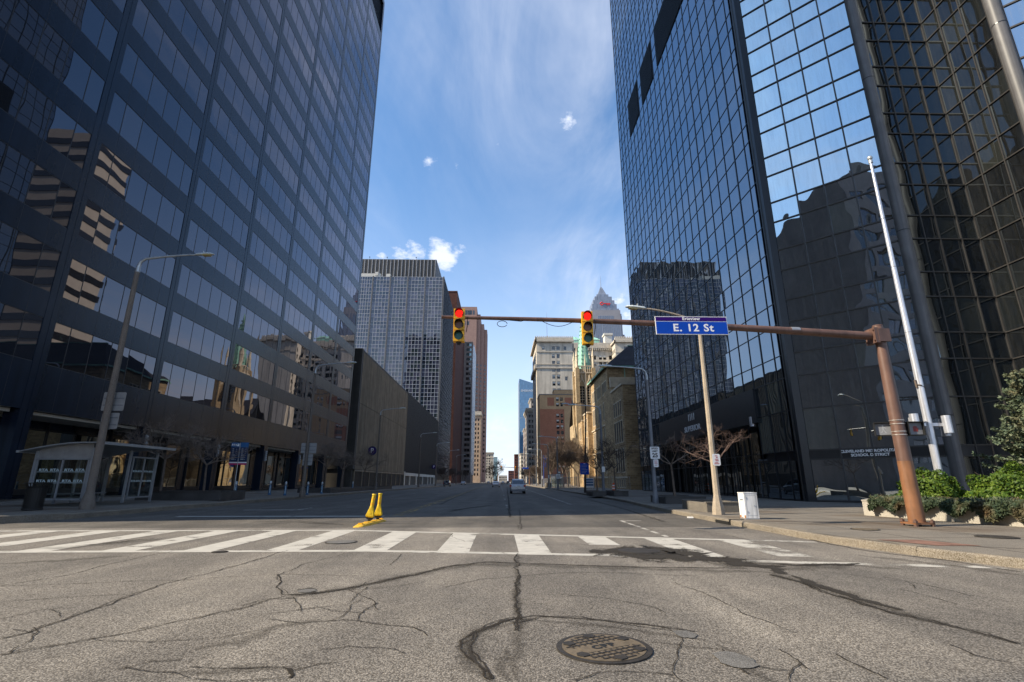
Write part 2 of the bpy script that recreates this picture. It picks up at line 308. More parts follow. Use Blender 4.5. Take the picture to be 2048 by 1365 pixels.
M = dict(
 asphalt=asphalt(),
 asphalt2=asphalt('older_dark_asphalt', (.60,.60,.60), 80.),
 earth=mat('ground_surface', (.16,.155,.145), .9, .3, .2),
 walk=mat('sidewalk_concrete', (.155,.130,.096), .85, .25, .8, bump=.25, speck=60., tint=(.115,.085,.058)),
 kerb=mat('kerb_stone', (.185,.148,.098), .85, .3, 1.2, bump=.3, speck=45.),
 joint=mat('joint_dirt', (.06,.05,.045), .9),
 paint=worn('road_paint', (.52,.50,.455), .385, .435),
 paintw=worn('road_paint_worn', (.52,.50,.455), .46, .52),
 yellowline=worn('yellow_line_paint', (.60,.40,.10), .44, .60),
 crack=seam('crack_filler', (.030,.026,.022), 75., .07, .95),
 stain_shadow=seam('oil_and_shadow_film', (.045,.040,.034), 60., .50, .32),  # road stains, and the shadow line painted on the right pavement
 broken=seam('broken_asphalt', (.035,.031,.027), 26., .12, .93),
 crackline=seam('crack_line', (.028,.024,.020), 120., .30, .93),
 patch=mat('tar_patch', (.095,.090,.082), .8, .3, 3., bump=.4, speck=90.),
 iron=mat('cast_iron', (.042,.036,.030), .6, .35, 9., metal=.3, bump=.3),
 ironl=mat('worn_cast_iron', (.15,.118,.080), .6, .3, 12., metal=.2, bump=.3),
 tactile=mat('brick_red_paver', (.19,.105,.078), .85, .35, 3., bump=.3),
 # left tower
 granite=mat('dark_granite', (.010,.015,.027), .25, .3, .5, streak=(1.3,1.3,.02), spec=.36, stint=(.52,.74,1.0)),
 glassL=glass('grey_tinted_glass', [(0.,(.016,.018,.022)),(.35,(.013,.015,.019)),(.6,(.022,.024,.028)),(.86,(.010,.011,.014)),(.95,(.045,.045,.046))], .108, (.86,.85,.96), .007, .012, .35),
 mull=mat('black_mullion', (.018,.019,.022), .4, .2, 3.),
 soffit=mat('pale_soffit', (.55,.53,.48), .8, .1),
 lobby=glass('lobby_glass', [(0.,(.010,.011,.011)),(.5,(.016,.017,.016)),(.8,(.03,.03,.026)),(.95,(.012,.012,.012))], .22, (.95,.93,.86), .002, .012, .6),
 # right tower
 glassR=glass('blue_mirror_glass', [(0.,(.012,.014,.016)),(.5,(.018,.021,.023)),(.86,(.030,.038,.034)),(.94,(.05,.062,.052))], .28, (.70,.82,.95), .008, .012, .40),
 glassN=glass('dark_notch_glass', [(0.,(.008,.009,.010)),(.5,(.011,.013,.014)),(.8,(.016,.018,.018)),(.93,(.02,.022,.02))], .19, (.70,.82,.92), .012, .05, .42, dirt=.035),
 glassD=glass('mirror_glass_dusty', [(0.,(.014,.016,.017)),(.6,(.020,.023,.024)),(.80,(.045,.055,.045)),(.92,(.06,.075,.06))], .50, (.80,.91,1.0), .014, .05, .42, dirt=.17),
 dark=mat('black_anodised_metal', (.014,.016,.020), .32, .25, 2.),
 bronze=mat('grey_bronze_cladding', (.115,.114,.118), .5, .18, 1.2, streak=(6,6,.1)),
 grey_mull=mat('bronze_mullion', (.050,.048,.048), .5, .2, 2.),
 dark_mull=mat('notch_mullion', (.030,.028,.027), .5, .2, 2.),
 # others
 whitealu=mat('white_aluminium', (.37,.39,.43), .5, .12, 1.),
 glassG=glass('office_glass', [(0.,(.02,.025,.035)),(.3,(.045,.05,.075)),(.55,(.03,.042,.045)),(.8,(.075,.075,.105))], .10, (.90,.90,.97), .012, .02, .5),
 penth=mat('dark_metal_siding', (.075,.07,.066), .7, .25, .4, streak=(.8,.8,.05)),
 rib=mat('ribbed_concrete', (.25,.20,.14), .85, .2, .5, streak=(1.,1.,.05), bump=.2),
 ribgap=mat('dark_rib_gap', (.055,.048,.042), .9, .2),
 conc=mat('dark_concrete', (.075,.068,.06), .85, .25, .4, streak=(.8,.8,.06)),
 blk=mat('black_corrugated_panel', (.012,.013,.018), .5, .3, .5, streak=(1.5,1.5,.03)),
 shutter=mat('shuttered_bay', (.03,.028,.027), .7, .3, 1.),
 whitec=mat('white_concrete', (.50,.47,.42), .8, .15, .6, streak=(1.,1.,.2)),
 redstone=brick('maroon_brick', (.115,.050,.038), (.10,.042,.034), (.12,.06,.05), 1.2, .5, .01),
 tanstone=mat('tan_stone', (.46,.33,.23), .85, .2, .4),
 greystone=mat('grey_granite_cladding', (.25,.215,.20), .8, .15, .5),
 pinkstone=brick('pink_granite', (.34,.22,.185), (.31,.20,.17), (.26,.17,.15), 3., 1.9, .06, var=.1),
 mirrorw=mat('silver_panel', (.62,.64,.68), .25, .1, .4, metal=.5),
 win=glass('window_glass', [(0.,(.012,.013,.015)),(.4,(.02,.022,.024)),(.7,(.06,.06,.06)),(.9,(.015,.016,.018))], .10, (.9,.93,.97), .02, .02, .8),
 darkwin=mat('old_dark_glass', (.016,.017,.020), .42, .3, 2., spec=.25),
 winblue=glass('teal_window_glass', [(0.,(.02,.05,.06)),(.5,(.03,.08,.09)),(.7,(.02,.04,.05)),(.9,(.03,.06,.07))], .25, (.7,.92,.97), .01, .01, .8),
 blind=mat('white_blind', (.55,.55,.52), .8, .1),
 frame=mat('window_frame', (.16,.145,.125), .6, .15, 2.),
 school=brick('school_stone', (.56,.40,.215), (.31,.205,.105), (.50,.38,.25), .75, .30, .03, var=.35),
 trim=mat('pale_limestone', (.60,.51,.38), .85, .2, 1.),
 slate=brick('slate_roof', (.045,.048,.060), (.058,.058,.068), (.03,.03,.04), .4, .25, .02),
 copper=mat('green_copper', (.27,.52,.41), .7, .25, .6, streak=(.8,.8,.15)),
 redbrick=brick('red_brick', (.40,.155,.085), (.33,.125,.070), (.42,.22,.15), .5, .18, .02, var=.15),
 tanbrick=brick('tan_brick', (.52,.33,.175), (.47,.30,.16), (.54,.37,.22), .5, .18, .02, var=.12),
 lime=mat('grey_limestone', (.55,.50,.42), .85, .12, .25, streak=(.5,.5,.04)),
 lime2=mat('drab_brickwork', (.27,.245,.22), .85, .12, .4),  # plain grey-brown, darker than the limestone
 cornice=mat('carved_cornice', (.47,.42,.345), .85, .2, .8),
 church=brick('church_sandstone', (.54,.41,.245), (.43,.32,.19), (.48,.37,.24), .8, .35, .03),
 blueglass=glass('blue_tower_glass', [(0.,(.045,.13,.24)),(.4,(.06,.16,.28)),(.7,(.035,.11,.21)),(.9,(.08,.19,.31))], .22, (.55,.78,1.), .01, .01, .1),
 keystone=mat('pale_granite_stripes', (.25,.245,.265), .8, .1, .1),
 keywin=glass('key_tower_windows', [(0.,(.10,.11,.14)),(.5,(.08,.09,.12)),(.7,(.13,.14,.17)),(.9,(.09,.10,.13))], .2, (.9,.95,1.), .01, .01, .2),
 keymetal=mat('stainless_crown', (.23,.26,.32), .45, .12, .1, metal=.3, streak=(.4,.4,.02)),
 redlogo=mat('red_sign', (.60,.03,.04), .5, .1),
 maroon=brick('old_brick', (.14,.06,.05), (.12,.05,.045), (.15,.08,.07), 1.5, 3.2, .08),
 # street furniture
 steelb=mat('brown_painted_steel', (.135,.076,.058), .45, .22, 2.2, bump=.08, speck=None, streak=(5,5,.5)),
 steelr=mat('rust_brown_paint', (.215,.100,.048), .5, .2, 2.5, bump=.08, streak=(6,6,.6)),
 steeld=mat('dark_brown_steel', (.10,.055,.042), .5, .25, 3.),
 band=mat('steel_strap', (.55,.48,.42), .35, .1, 5., metal=.7),
 sigyellow=mat('signal_yellow', (.80,.42,.015), .42, .12, 4.),
 visor=mat('signal_visor_black', (.012,.012,.012), .6, .1),
 lensoffy=mat('amber_lens_off', (.19,.065,.015), .25, .3, 30.),
 lensoffg=mat('green_lens_off', (.006,.12,.085), .25, .3, 30.),
 lensred=lamp_mat('red_lens_lit', (1.0,.018,.012), 1.25),
 lensred2=lamp_mat('far_red_lens_lit', (1.0,.25,.03), 1.1),
 signblue=mat('sign_blue', (.004,.060,.42), .55, .06, 2., spec=.12),
 signpurple=mat('sign_purple', (.032,.004,.13), .55, .06, 2., spec=.1),
 signwhite=mat('sign_white', (.80,.80,.80), .45, .05, 4.),
 signback=mat('bare_sign_back', (.36,.37,.38), .4, .15, 3., metal=.5),
 navy=mat('transit_sign_navy', (.005,.022,.075), .4, .1, 3.),
 lightblue=mat('transit_sign_blue', (.012,.095,.25), .4, .1, 3.),
 magenta=mat('transit_sign_magenta', (.42,.015,.12), .4, .1),
 signred=mat('sign_red_lettering', (.45,.05,.04), .5, .1),
 handred=mat('unlit_hand_red', (.20,.022,.018), .5, .1),
 ink=mat('sign_black_ink', (.015,.015,.017), .5, .1),
 galv=mat('galvanised_steel', (.42,.45,.47), .4, .15, 4., metal=.5),
 alu=mat('brushed_aluminium', (.62,.63,.67), .32, .12, 3., metal=.55, streak=(12,12,.4)),
 aggr=mat('brown_aggregate_concrete', (.135,.103,.075), .9, .2, 1., bump=.7, speck=70.),
 aggrl=mat('tan_concrete_pole', (.40,.32,.225), .85, .18, 2., bump=.35, speck=90.),
 greypole=mat('grey_painted_pole', (.17,.18,.20), .5, .15, 2.),
 blackpole=mat('black_painted_pole', (.022,.018,.018), .45, .2, 2.),
 lampwhite=mat('lamp_head_grey', (.55,.60,.60), .4, .1, 5.),
 lamplens=mat('lamp_lens', (.45,.37,.16), .2, .2, 20.),
 boxwhite=mat('white_cabinet_paint', (.78,.78,.77), .45, .07, 2.5, streak=(7,7,.5)),
 rust=mat('rust_stain', (.30,.13,.055), .8, .4, 12.),
 yplastic=mat('yellow_plastic', (.78,.52,.012), .5, .28, 9., streak=(18,18,2.5)),
 yrubber=mat('yellow_kerb_rubber', (.72,.42,.035), .6, .3, 9., bump=.3),
 rubber=mat('black_rubber', (.018,.018,.018), .7, .2, 6.),
 sheltergrey=mat('shelter_aluminium', (.31,.33,.35), .4, .12, 3., metal=.4),
 sglass=clear_glass('shelter_glass', (.80,.88,.86), .07),
 etched=mat('etched_lettering', (.48,.58,.60), .6, .05),
 bollard=mat('bollard_blue', (.030,.12,.25), .4, .2, 4.),
 planter=mat('concrete_planter', (.125,.105,.075), .9, .3, 1.4, bump=.4, speck=50.),
 planterd=mat('dark_granite_planter', (.055,.052,.05), .6, .3, 1.4),
 wallc=mat('planter_wall_concrete', (.44,.40,.33), .9, .15, 1.2, bump=.4, speck=80.),
 soil=mat('planting_soil', (.055,.042,.030), .95, .4, 5., bump=.5),
 bark=mat('bark', (.125,.095,.075), .9, .3, 6., bump=.4),
 twig=mat('red_brown_twig', (.092,.060,.050), .85, .25, 3.),
 twiggrey=mat('grey_brown_twig', (.16,.125,.10), .85, .25, 3.),
 twigdark=mat('dark_twig', (.075,.058,.05), .85, .25, 3.),
 boxleaf=leafmat('boxwood_leaf', (.028,.075,.008), (.125,.185,.020)),
 juniper=leafmat('juniper_needles', (.030,.055,.032), (.085,.105,.055), (.13,.085,.045)),
 spruce=leafmat('spruce_needles', (.075,.115,.075), (.20,.24,.15), (.16,.15,.085)),
 fence=mat('fence_wire', (.42,.43,.43), .45, .1, 5., metal=.5),
 orange=mat('drum_orange', (.75,.13,.02), .5, .1),
 carsilver=mat('silver_blue_car_paint', (.33,.345,.37), .25, .08, 1., metal=.45),
 carwhite=mat('white_car_paint', (.62,.65,.70), .25, .06, 1.),
 cardark=mat('dark_car_paint', (.03,.032,.04), .25, .1, 1.),
 carglass=glass('car_glass', [(0.,(.01,.012,.014)),(.5,(.014,.016,.018)),(.7,(.012,.013,.015)),(.9,(.01,.01,.01))], .12, (.9,.93,.97), .0, .0, 1.),
 tail=mat('tail_light_red', (.35,.02,.02), .25, .1),
 plate=mat('licence_plate', (.65,.65,.62), .5, .1),
 bannerblue=mat('banner_blue', (.01,.07,.38), .6, .1),  # plain blue cloth of the street banner
 bandtan=mat('pale_banded_facade', (.55,.49,.42), .8, .1, .5),
 darkband=glass('dark_window_band', [(0.,(.02,.02,.022)),(.5,(.03,.03,.032)),(.7,(.024,.024,.026)),(.9,(.02,.02,.02))], .08, (.9,.92,.95), .0, .0, 1.),
)
# ------------------------------------------------------------------ facade tools
def fpt(o, u, a, z, d=0.0):
    """point on a wall: a metres along direction u from o, at height z, d metres inside the wall"""
    return (o[0]+u[0]*a-u[1]*d, o[1]+u[1]*a+u[0]*d, z)
def wall_face(mb, o, u, W, z0, z1, wins=(), mw=0, depth=.2, mr=None):
    mr = mw if mr is None else mr
    wins = [w for w in wins if w[0] >= -1e-6 and w[1] <= W+1e-6]
    zs = sorted({z0, z1} | {round(w[2], 4) for w in wins} | {round(w[3], 4) for w in wins})
    for k in range(len(zs)-1):
        a, b = zs[k], zs[k+1]; mid = (a+b)/2
        row = sorted((w[0], w[1]) for w in wins if w[2] < mid < w[3])
        x = 0.0
        for r in row+[(W, W)]:
            if r[0] > x+1e-5: mb.face([fpt(o,u,x,a), fpt(o,u,r[0],a), fpt(o,u,r[0],b), fpt(o,u,x,b)], mw)
            x = r[1]
    for w in wins:
        a0, a1, c0, c1 = w[:4]
        for p, q in (((a0,c0),(a1,c0)), ((a1,c0),(a1,c1)), ((a1,c1),(a0,c1)), ((a0,c1),(a0,c0))):
            mb.face([fpt(o,u,p[0],p[1]), fpt(o,u,p[0],p[1],depth), fpt(o,u,q[0],q[1],depth), fpt(o,u,q[0],q[1])], mr)
def rank(c, n, area):
    s = seen(c)
    if s is None: return -1e3/(1+(Vector(c)-CAM).length)
    v = CAM-Vector(c)
    return area*max((n[0]*v.x+n[1]*v.y)/v.length, .02)/v.length_squared
def win_style(kind):
    def build(w, h):
        m = MB()
        def q(a0, a1, z0, z1, y, mi): m.face([(a0,y,z0),(a1,y,z0),(a1,y,z1),(a0,y,z1)], mi)
        f = min(.09, w*.09)
        if kind in ('sash', 'pair', 'lancet'):
            n = 2 if kind == 'pair' else 1
            for i in range(n):
                x0, x1 = i*w/n, (i+1)*w/n
                q(x0, x1, 0, h, .04, 0)
                m.box(x0, x0+f, -.0, .05, 0, h, 1); m.box(x1-f, x1, -.0, .05, 0, h, 1)
                m.box(x0+f, x1-f, 0, .05, 0, f, 1); m.box(x0+f, x1-f, 0, .05, h-f, h, 1)
                if kind == 'sash': m.box(x0+f, x1-f, -.01, .04, h*.5-f*.5, h*.5+f*.5, 1)
        elif kind == 'blind':
            q(0, w, 0, h*.55, .04, 0); q(0, w, h*.55, h, .03, 2)
            m.box(0, w, 0, .05, h*.5-f*.5, h*.5+f*.5, 1); m.box(0, f, 0, .05, 0, h, 1); m.box(w-f, w, 0, .05, 0, h, 1)
        elif kind == 'plain':
            q(0, w, 0, h, .02, 0)
        return m
    return build
def emit_windows(root, wl, mats, kind='sash', cap=100, name='window'):
    """wl: (o, u, a0, a1, z0, z1, depth[, kind]); the ones that show largest become parts, the rest one part"""
    items = []
    for w in wl:
        o, u, a0, a1, z0, z1, d = w[:7]; k = w[7] if len(w) > 7 else kind
        c = fpt(o, u, (a0+a1)/2, (z0+z1)/2); items.append((rank(c, (u[1], -u[0]), (a1-a0)*(z1-z0)), o, u, a0, a1, z0, z1, d, k))
    items.sort(key=lambda t: -t[0])
    cache = {}; rest = MB(); rl = root.location
    def turned(m, u):
        r = MB(); r.f = m.f; r.m = m.m
        r.v = [(p[0]*u[0]-p[1]*u[1], p[0]*u[1]+p[1]*u[0], p[2]) for p in m.v]; return r
    for i, (s, o, u, a0, a1, z0, z1, d, k) in enumerate(items):
        key = (round(a1-a0, 2), round(z1-z0, 2), round(u[0], 3), round(u[1], 3), k)
        if key not in cache: cache[key] = [turned(win_style(k)(a1-a0, z1-z0), u), None]
        p = fpt(o, u, a0, z0, d)
        if i < cap and s > 0:
            if cache[key][1] is None: cache[key][1] = cache[key][0].mesh(name, mats)
            link(name, cache[key][1], root, Vector(p)-rl)
        else: rest.join(cache[key][0], p)
    if rest.f:
        r = part(name, rest, mats, root); r['kind'] = 'stuff'
def curtain(root, name_mb, o, u, W, cols, rows, pane_mats, pick, items, tilt=.0, inset=.03):
    """collect the panes of one glazed face; cols/rows are the bar positions"""
    for i in range(len(cols)-1):
        for j in range(len(rows)-1):
            k = pick(i, j)
            if k is None: continue
            items.append((o, u, cols[i], cols[i+1], rows[j], rows[j+1], inset, k))
def emit_panes(root, items, mats, name='glass_pane', cap=100):
    sc = sorted(items, key=lambda t: -rank(fpt(t[0], t[1], (t[2]+t[3])/2, (t[4]+t[5])/2), (t[1][1], -t[1][0]), (t[3]-t[2])*(t[5]-t[4])))
    rest = MB()
    for i, (o, u, a0, a1, z0, z1, d, k) in enumerate(sc):
        pts = [fpt(o,u,a0,z0,d), fpt(o,u,a1,z0,d), fpt(o,u,a1,z1,d), fpt(o,u,a0,z1,d)]
        if i < cap:
            m = MB(); m.face(pts, 0); part(name, m, mats[k], root)
        else: rest.face(pts, k)
    if rest.f: part(name, rest, mats, root)['kind'] = 'stuff'
def bars(mb, o, u, W, z0, z1, cols, rows, wv, wh, out, m=0, thick=None, skip=None):
    n = (u[1], -u[0])
    for i, a in enumerate(cols):
        w = wv if not (thick and thick(i)) else wv*2.1
        mb.obox(fpt(o,u,a-w/2,z0,.04), (u[0]*w,u[1]*w,0), (n[0]*(out+.04),n[1]*(out+.04),0), (0,0,z1-z0), m)
    for z in rows:
        mb.obox(fpt(o,u,0,z-wh/2,.04), (u[0]*W,u[1]*W,0), (n[0]*(out+.03),n[1]*(out+.03),0), (0,0,wh), m)
def shell(mb, x0, x1, y0, y1, z0, z1, m=0, skip=''):
    """plain outer walls and roof; faces named in skip (n e s w) are built elsewhere"""
    if 's' not in skip: mb.face([(x0,y0,z0),(x1,y0,z0),(x1,y0,z1),(x0,y0,z1)], m)
    if 'e' not in skip: mb.face([(x1,y0,z0),(x1,y1,z0),(x1,y1,z1),(x1,y0,z1)], m)
    if 'n' not in skip: mb.face([(x1,y1,z0),(x0,y1,z0),(x0,y1,z1),(x1,y1,z1)], m)
    if 'w' not in skip: mb.face([(x0,y1,z0),(x0,y0,z0),(x0,y0,z1),(x0,y1,z1)], m)
    mb.face([(x0,y0,z1),(x1,y0,z1),(x1,y1,z1),(x0,y1,z1)], m)

# ------------------------------------------------------------------ ground, road, kerbs, pavements
g = MB(); g.box(-1500, 1500, -400, 4000, -.6, -.02); solo('ground', g, M['earth'], kind='structure')
g = MB(); g.face([(-130,-60,0),(130,-60,0),(130,17.2,0),(-130,17.2,0)])
solo('cross_street', g, M['asphalt'], kind='structure')
g = MB(); g.face([(-17.4,17.2,0),(11,17.2,0),(11,1400,0),(-17.4,1400,0)])
solo('avenue', g, M['asphalt2'], kind='structure')
LK = -16.85                                           # left kerb line
def lz(x): return .21+.046*min(max(LK-x, 0), 11.5)    # the left pavement climbs to the tower
def rz(x, y): return .17
g = MB()
lp = [(LK-.32, 21.2), (LK-.32, 96), (LK-.32, 1300), (-90, 1300), (-90, 96), (-90, 17.2), (-20.6, 17.2), (-18.6, 18.2), (-17.5, 19.6)]
g.prism(lp, -.01, 0, ztop=lambda p: lz(p[0]))
solo('left_pavement', g, M['walk'], kind='structure')
rc = [(9.6,240), (9.3,90), (9.0,50), (8.75,36.5), (8.45,33.2), (8.05,27), (7.9,23), (7.83,18.5), (7.86,14), (7.95,12.3), (8.3,10.6), (8.9,8.95), (10.2,7.2), (12.5,5.9), (16,5.2), (60,4.6)]
g = MB(); off = []
for i, p in enumerate(rc):
    a = Vector(rc[max(i-1,0)]); b = Vector(rc[min(i+1, len(rc)-1)]); t = (b-a).normalized(); off.append((p[0]-t.y*.06, p[1]+t.x*.06))
g.prism([(90,4.6), (90,1300), (10.2,1300)]+off, -.01, .165, ztop=lambda p: .168)
solo('right_pavement', g, M['walk'], kind='structure')
def kerb(name, pts, w, z, side, drop=None):
    m = MB(); n = len(pts); seg = []
    # resample so that separate kerb stones of about 2.4 m can be told apart
    out = [Vector(pts[0])]
    for a, b in zip(pts[:-1], pts[1:]):
        a, b = Vector(a), Vector(b); k = max(1, int((b-a).length/2.4)) if (b-a).length < 120 else 40
        out += [a.lerp(b, (i+1)/k) for i in range(k)]
    for i in range(len(out)-1):
        a, b = out[i], out[i+1]; t = (b-a).normalized(); nn = Vector((-t.y, t.x))*side*w
        a2, b2 = a+t*.004, b-t*.004; j = rnd.uniform(-.012, .012)
        za = z(a)+j; c = .025
        s1, s2 = a2+nn*.12, b2+nn*.12
        m.face([(a2.x,a2.y,-.02),(b2.x,b2.y,-.02),(b2.x,b2.y,za-c),(a2.x,a2.y,za-c)][::side])
        m.face([(a2.x,a2.y,za-c),(b2.x,b2.y,za-c),(s2.x,s2.y,za),(s1.x,s1.y,za)][::side])
        e1, e2 = a2+nn, b2+nn
        m.face([(s1.x,s1.y,za),(s2.x,s2.y,za),(e2.x,e2.y,za+.003),(e1.x,e1.y,za+.003)][::side])
        m.face([(a2.x,a2.y,-.02),(a2.x,a2.y,za-c),(s1.x,s1.y,za),(e1.x,e1.y,za),(e1.x,e1.y,-.02)][::-side])
        m.face([(b2.x,b2.y,-.02),(b2.x,b2.y,za-c),(s2.x,s2.y,za),(e2.x,e2.y,za),(e2.x,e2.y,-.02)][::side])
    return solo(name, m, M['kerb'], kind='structure')
kerb('right_kerb', rc[::-1], .31, lambda p: .174, -1)
kerb('left_kerb', [(-60,17.0), (-21,17.0), (-19,17.6), (-17.6,18.9), (LK,21), (LK,96), (LK,600)], .33, lambda p: lz(p.x)+.004, 1)
# pavement joints
g = MB()
for k in range(40):
    y = 19.5+k*1.9; g.box(LK-11, LK-.34, y-.012, y+.012, .2, .2)
for k in range(5):
    x = LK-1.9-k*1.9; g.face([(x-.012,18.5,lz(x)+.004),(x+.012,18.5,lz(x)+.004),(x+.012,95,lz(x)+.004),(x-.012,95,lz(x)+.004)])
g.v = [(p[0], p[1], lz(p[0])+.004) for p in g.v]
solo('left_pavement_joints', g, M['joint'], kind='structure')
g = MB()
for k in range(24):
    y = 8.2+k*2.05; x0 = 8.35 if y > 10.5 else 9.8; g.face([(x0,y-.012,.174),(22,y-.2-.012,.174),(22,y-.2+.012,.174),(x0,y+.012,.174)])
for k in range(6):
    x = 9.6+k*2.1; g.face([(x-.012,7.5,.1745),(x+.012,7.5,.1745),(x+.012,60,.1745),(x-.012,60,.1745)])
solo('right_pavement_joints', g, M['joint'], kind='structure')
g = MB(); g.face([(8.40,11.85,.176),(8.85,10.75,.176),(9.75,10.70,.176),(9.3,11.8,.176)])
tag(solo('tactile_paving', g, M['tactile'], kind='structure'))

# ------------------------------------------------------------------ road markings
def quadxy(m, pts, z, mi=0): m.face([(p[0], p[1], z) for p in pts], mi)
def farY(x): return 16.3-.27*(x+4.6) if x > -4.6 else 16.3
def nearY(x): return 11.75 if x < -2.8 else 11.75-.155*(x+2.8)
g = MB()
for x0, x1 in ((-17.3,-16.6), (-15.5,-14.8), (-13.75,-13.05), (-12.0,-11.3), (-10.25,-9.55), (-8.48,-7.78), (-6.76,-6.08), (-5.0,-4.32), (-3.14,-2.42), (-1.32,-.64), (.40,1.07)):
    quadxy(g, [(x0,nearY(x0)),(x1,nearY(x1)),(x1,farY(x1)-.0),(x0,farY(x0))], .004)
quadxy(g, [(2.1,12.6),(2.8,12.45),(2.8,farY(2.8)),(2.1,farY(2.1))], .004)
quadxy(g, [(3.75,10.6),(4.45,10.5),(4.45,farY(4.45)),(3.75,farY(3.75))], .004)
xs = [-18,-14,-10,-6,-2.8,-.5,1.9]
for a, b in zip(xs[:-1], xs[1:]):
    quadxy(g, [(a,nearY(a)-.28),(b,nearY(b)-.28),(b,nearY(b)),(a,nearY(a))], .0045)
xs = [-18,-14,-10,-6,-4.6,-2,1,4,6.2]
for a, b in zip(xs[:-1], xs[1:]):
    quadxy(g, [(a,farY(a)-.12),(b,farY(b)-.12),(b,farY(b)+.16),(a,farY(a)+.16)], .0045)
solo('crosswalk_paint', g, M['paint'], kind='structure')
g = MB()
quadxy(g, [(5.5,10.6),(6.2,10.5),(6.2,farY(6.2)),(5.5,farY(5.5))], .004)
quadxy(g, [(4.1,9.95),(8.6,9.05),(8.6,9.33),(4.1,10.25)], .0045)
quadxy(g, [(6.2,farY(6.2)-.12),(7.7,farY(7.7)-.12),(7.7,farY(7.7)+.16),(6.2,farY(6.2)+.16)], .0045)
quadxy(g, [(1.9,10.75),(4.1,10.25),(4.1,10.5),(1.9,11.05)], .004)
quadxy(g, [(4.42,14.3),(4.54,14.3),(4.62,20),(4.50,20)], .004)
quadxy(g, [(4.5,19.9),(5.3,19.8),(5.3,19.95),(4.5,20.05)], .0045)
for k in range(10):
    y = 30+k*12.2; quadxy(g, [(.35,y),(.47,y),(.47,y+3),(.35,y+3)], .004)
    quadxy(g, [(-10.6,y-3),(-10.48,y-3),(-10.48,y),(-10.6,y)], .004)
quadxy(g, [(4.5,34),(4.62,34),(4.9,150),(4.78,150)], .004)
solo('worn_lane_paint', g, M['paintw'], kind='structure')
g = MB(); quadxy(g, [(-13.6,22.5),(-4.9,22.5),(-4.9,22.95),(-13.6,22.95)], .004)
quadxy(g, [(-13.2,27.5),(-10.2,27.7),(-10.2,28.0),(-13.2,27.8)], .004)
solo('stop_line_paint', g, M['paint'], kind='structure')
g = MB()
for dx in (0, .27): quadxy(g, [(-4.62+dx,23),(-4.50+dx,23),(-4.95+dx,180),(-5.07+dx,180)], .004)
solo('centre_line_paint', g, M['yellowline'], kind='structure')

# cracks and stains: ribbons lying on the asphalt, broken up by noise
def ribbons(name, lines, m, kind='structure'):
    V = []; F = []; E = []; z = {'road_stains': .0048, 'crack_seal': .0053, 'broken_asphalt': .0068}.get(name, .005)
    for li, (pts, w) in enumerate(lines):
        P = [Vector(p) for p in pts]; Q = []
        for a, b in zip(P[:-1], P[1:]):
            k = max(2, int((b-a).length/.12)); Q += [a.lerp(b, i/k) for i in range(k)]
        Q.append(P[-1]); ph = rnd.uniform(0, 9)
        for i, q in enumerate(Q):
            t = (Q[min(i+1,len(Q)-1)]-Q[max(i-1,0)]).normalized(); nn = Vector((-t.y, t.x))
            jit = .5*w*math.sin(i*.9+ph)*.35+rnd.uniform(-.25,.25)*w*.5
            if w < .12: jit += rnd.uniform(-.012,.012)+.02*math.sin(i*.31+ph)
            c = q+nn*jit; ww = w*(1.15 if 'seal' in name else .9)*rnd.uniform(.6, 1.3)*min(1, .25+min(i, len(Q)-1-i)*.18)
            zz = z+li*.00003; b0 = len(V)
            for s, e in ((-1,1),(0,0),(1,1)): V.append((c.x+nn.x*ww*s, c.y+nn.y*ww*s, zz)); E.append(float(e))
            if i: 
                p0 = b0-3
                F += [(p0,p0+1,b0+1,b0), (p0+1,p0+2,b0+2,b0+1)]
    me = bpy.data.meshes.new(name); me.from_pydata(V, [], F); me.materials.append(m)
    at = me.attributes.new('edge', 'FLOAT', 'POINT'); at.data.foreach_set('value', E); me.update()
    tag(link(name, me), kind=kind)
def W(x, y):
    a = (x-1024)/FPX; b = (682.5-y)/FPX; fw = _cT-b*_sT; up = _sT+b*_cT
    d = (a*_cP+fw*_sP, fw*_cP-a*_sP, up); t = -CAM.z/d[2]; return (d[0]*t, d[1]*t)
def L(*p): return [W(*q) for q in p]
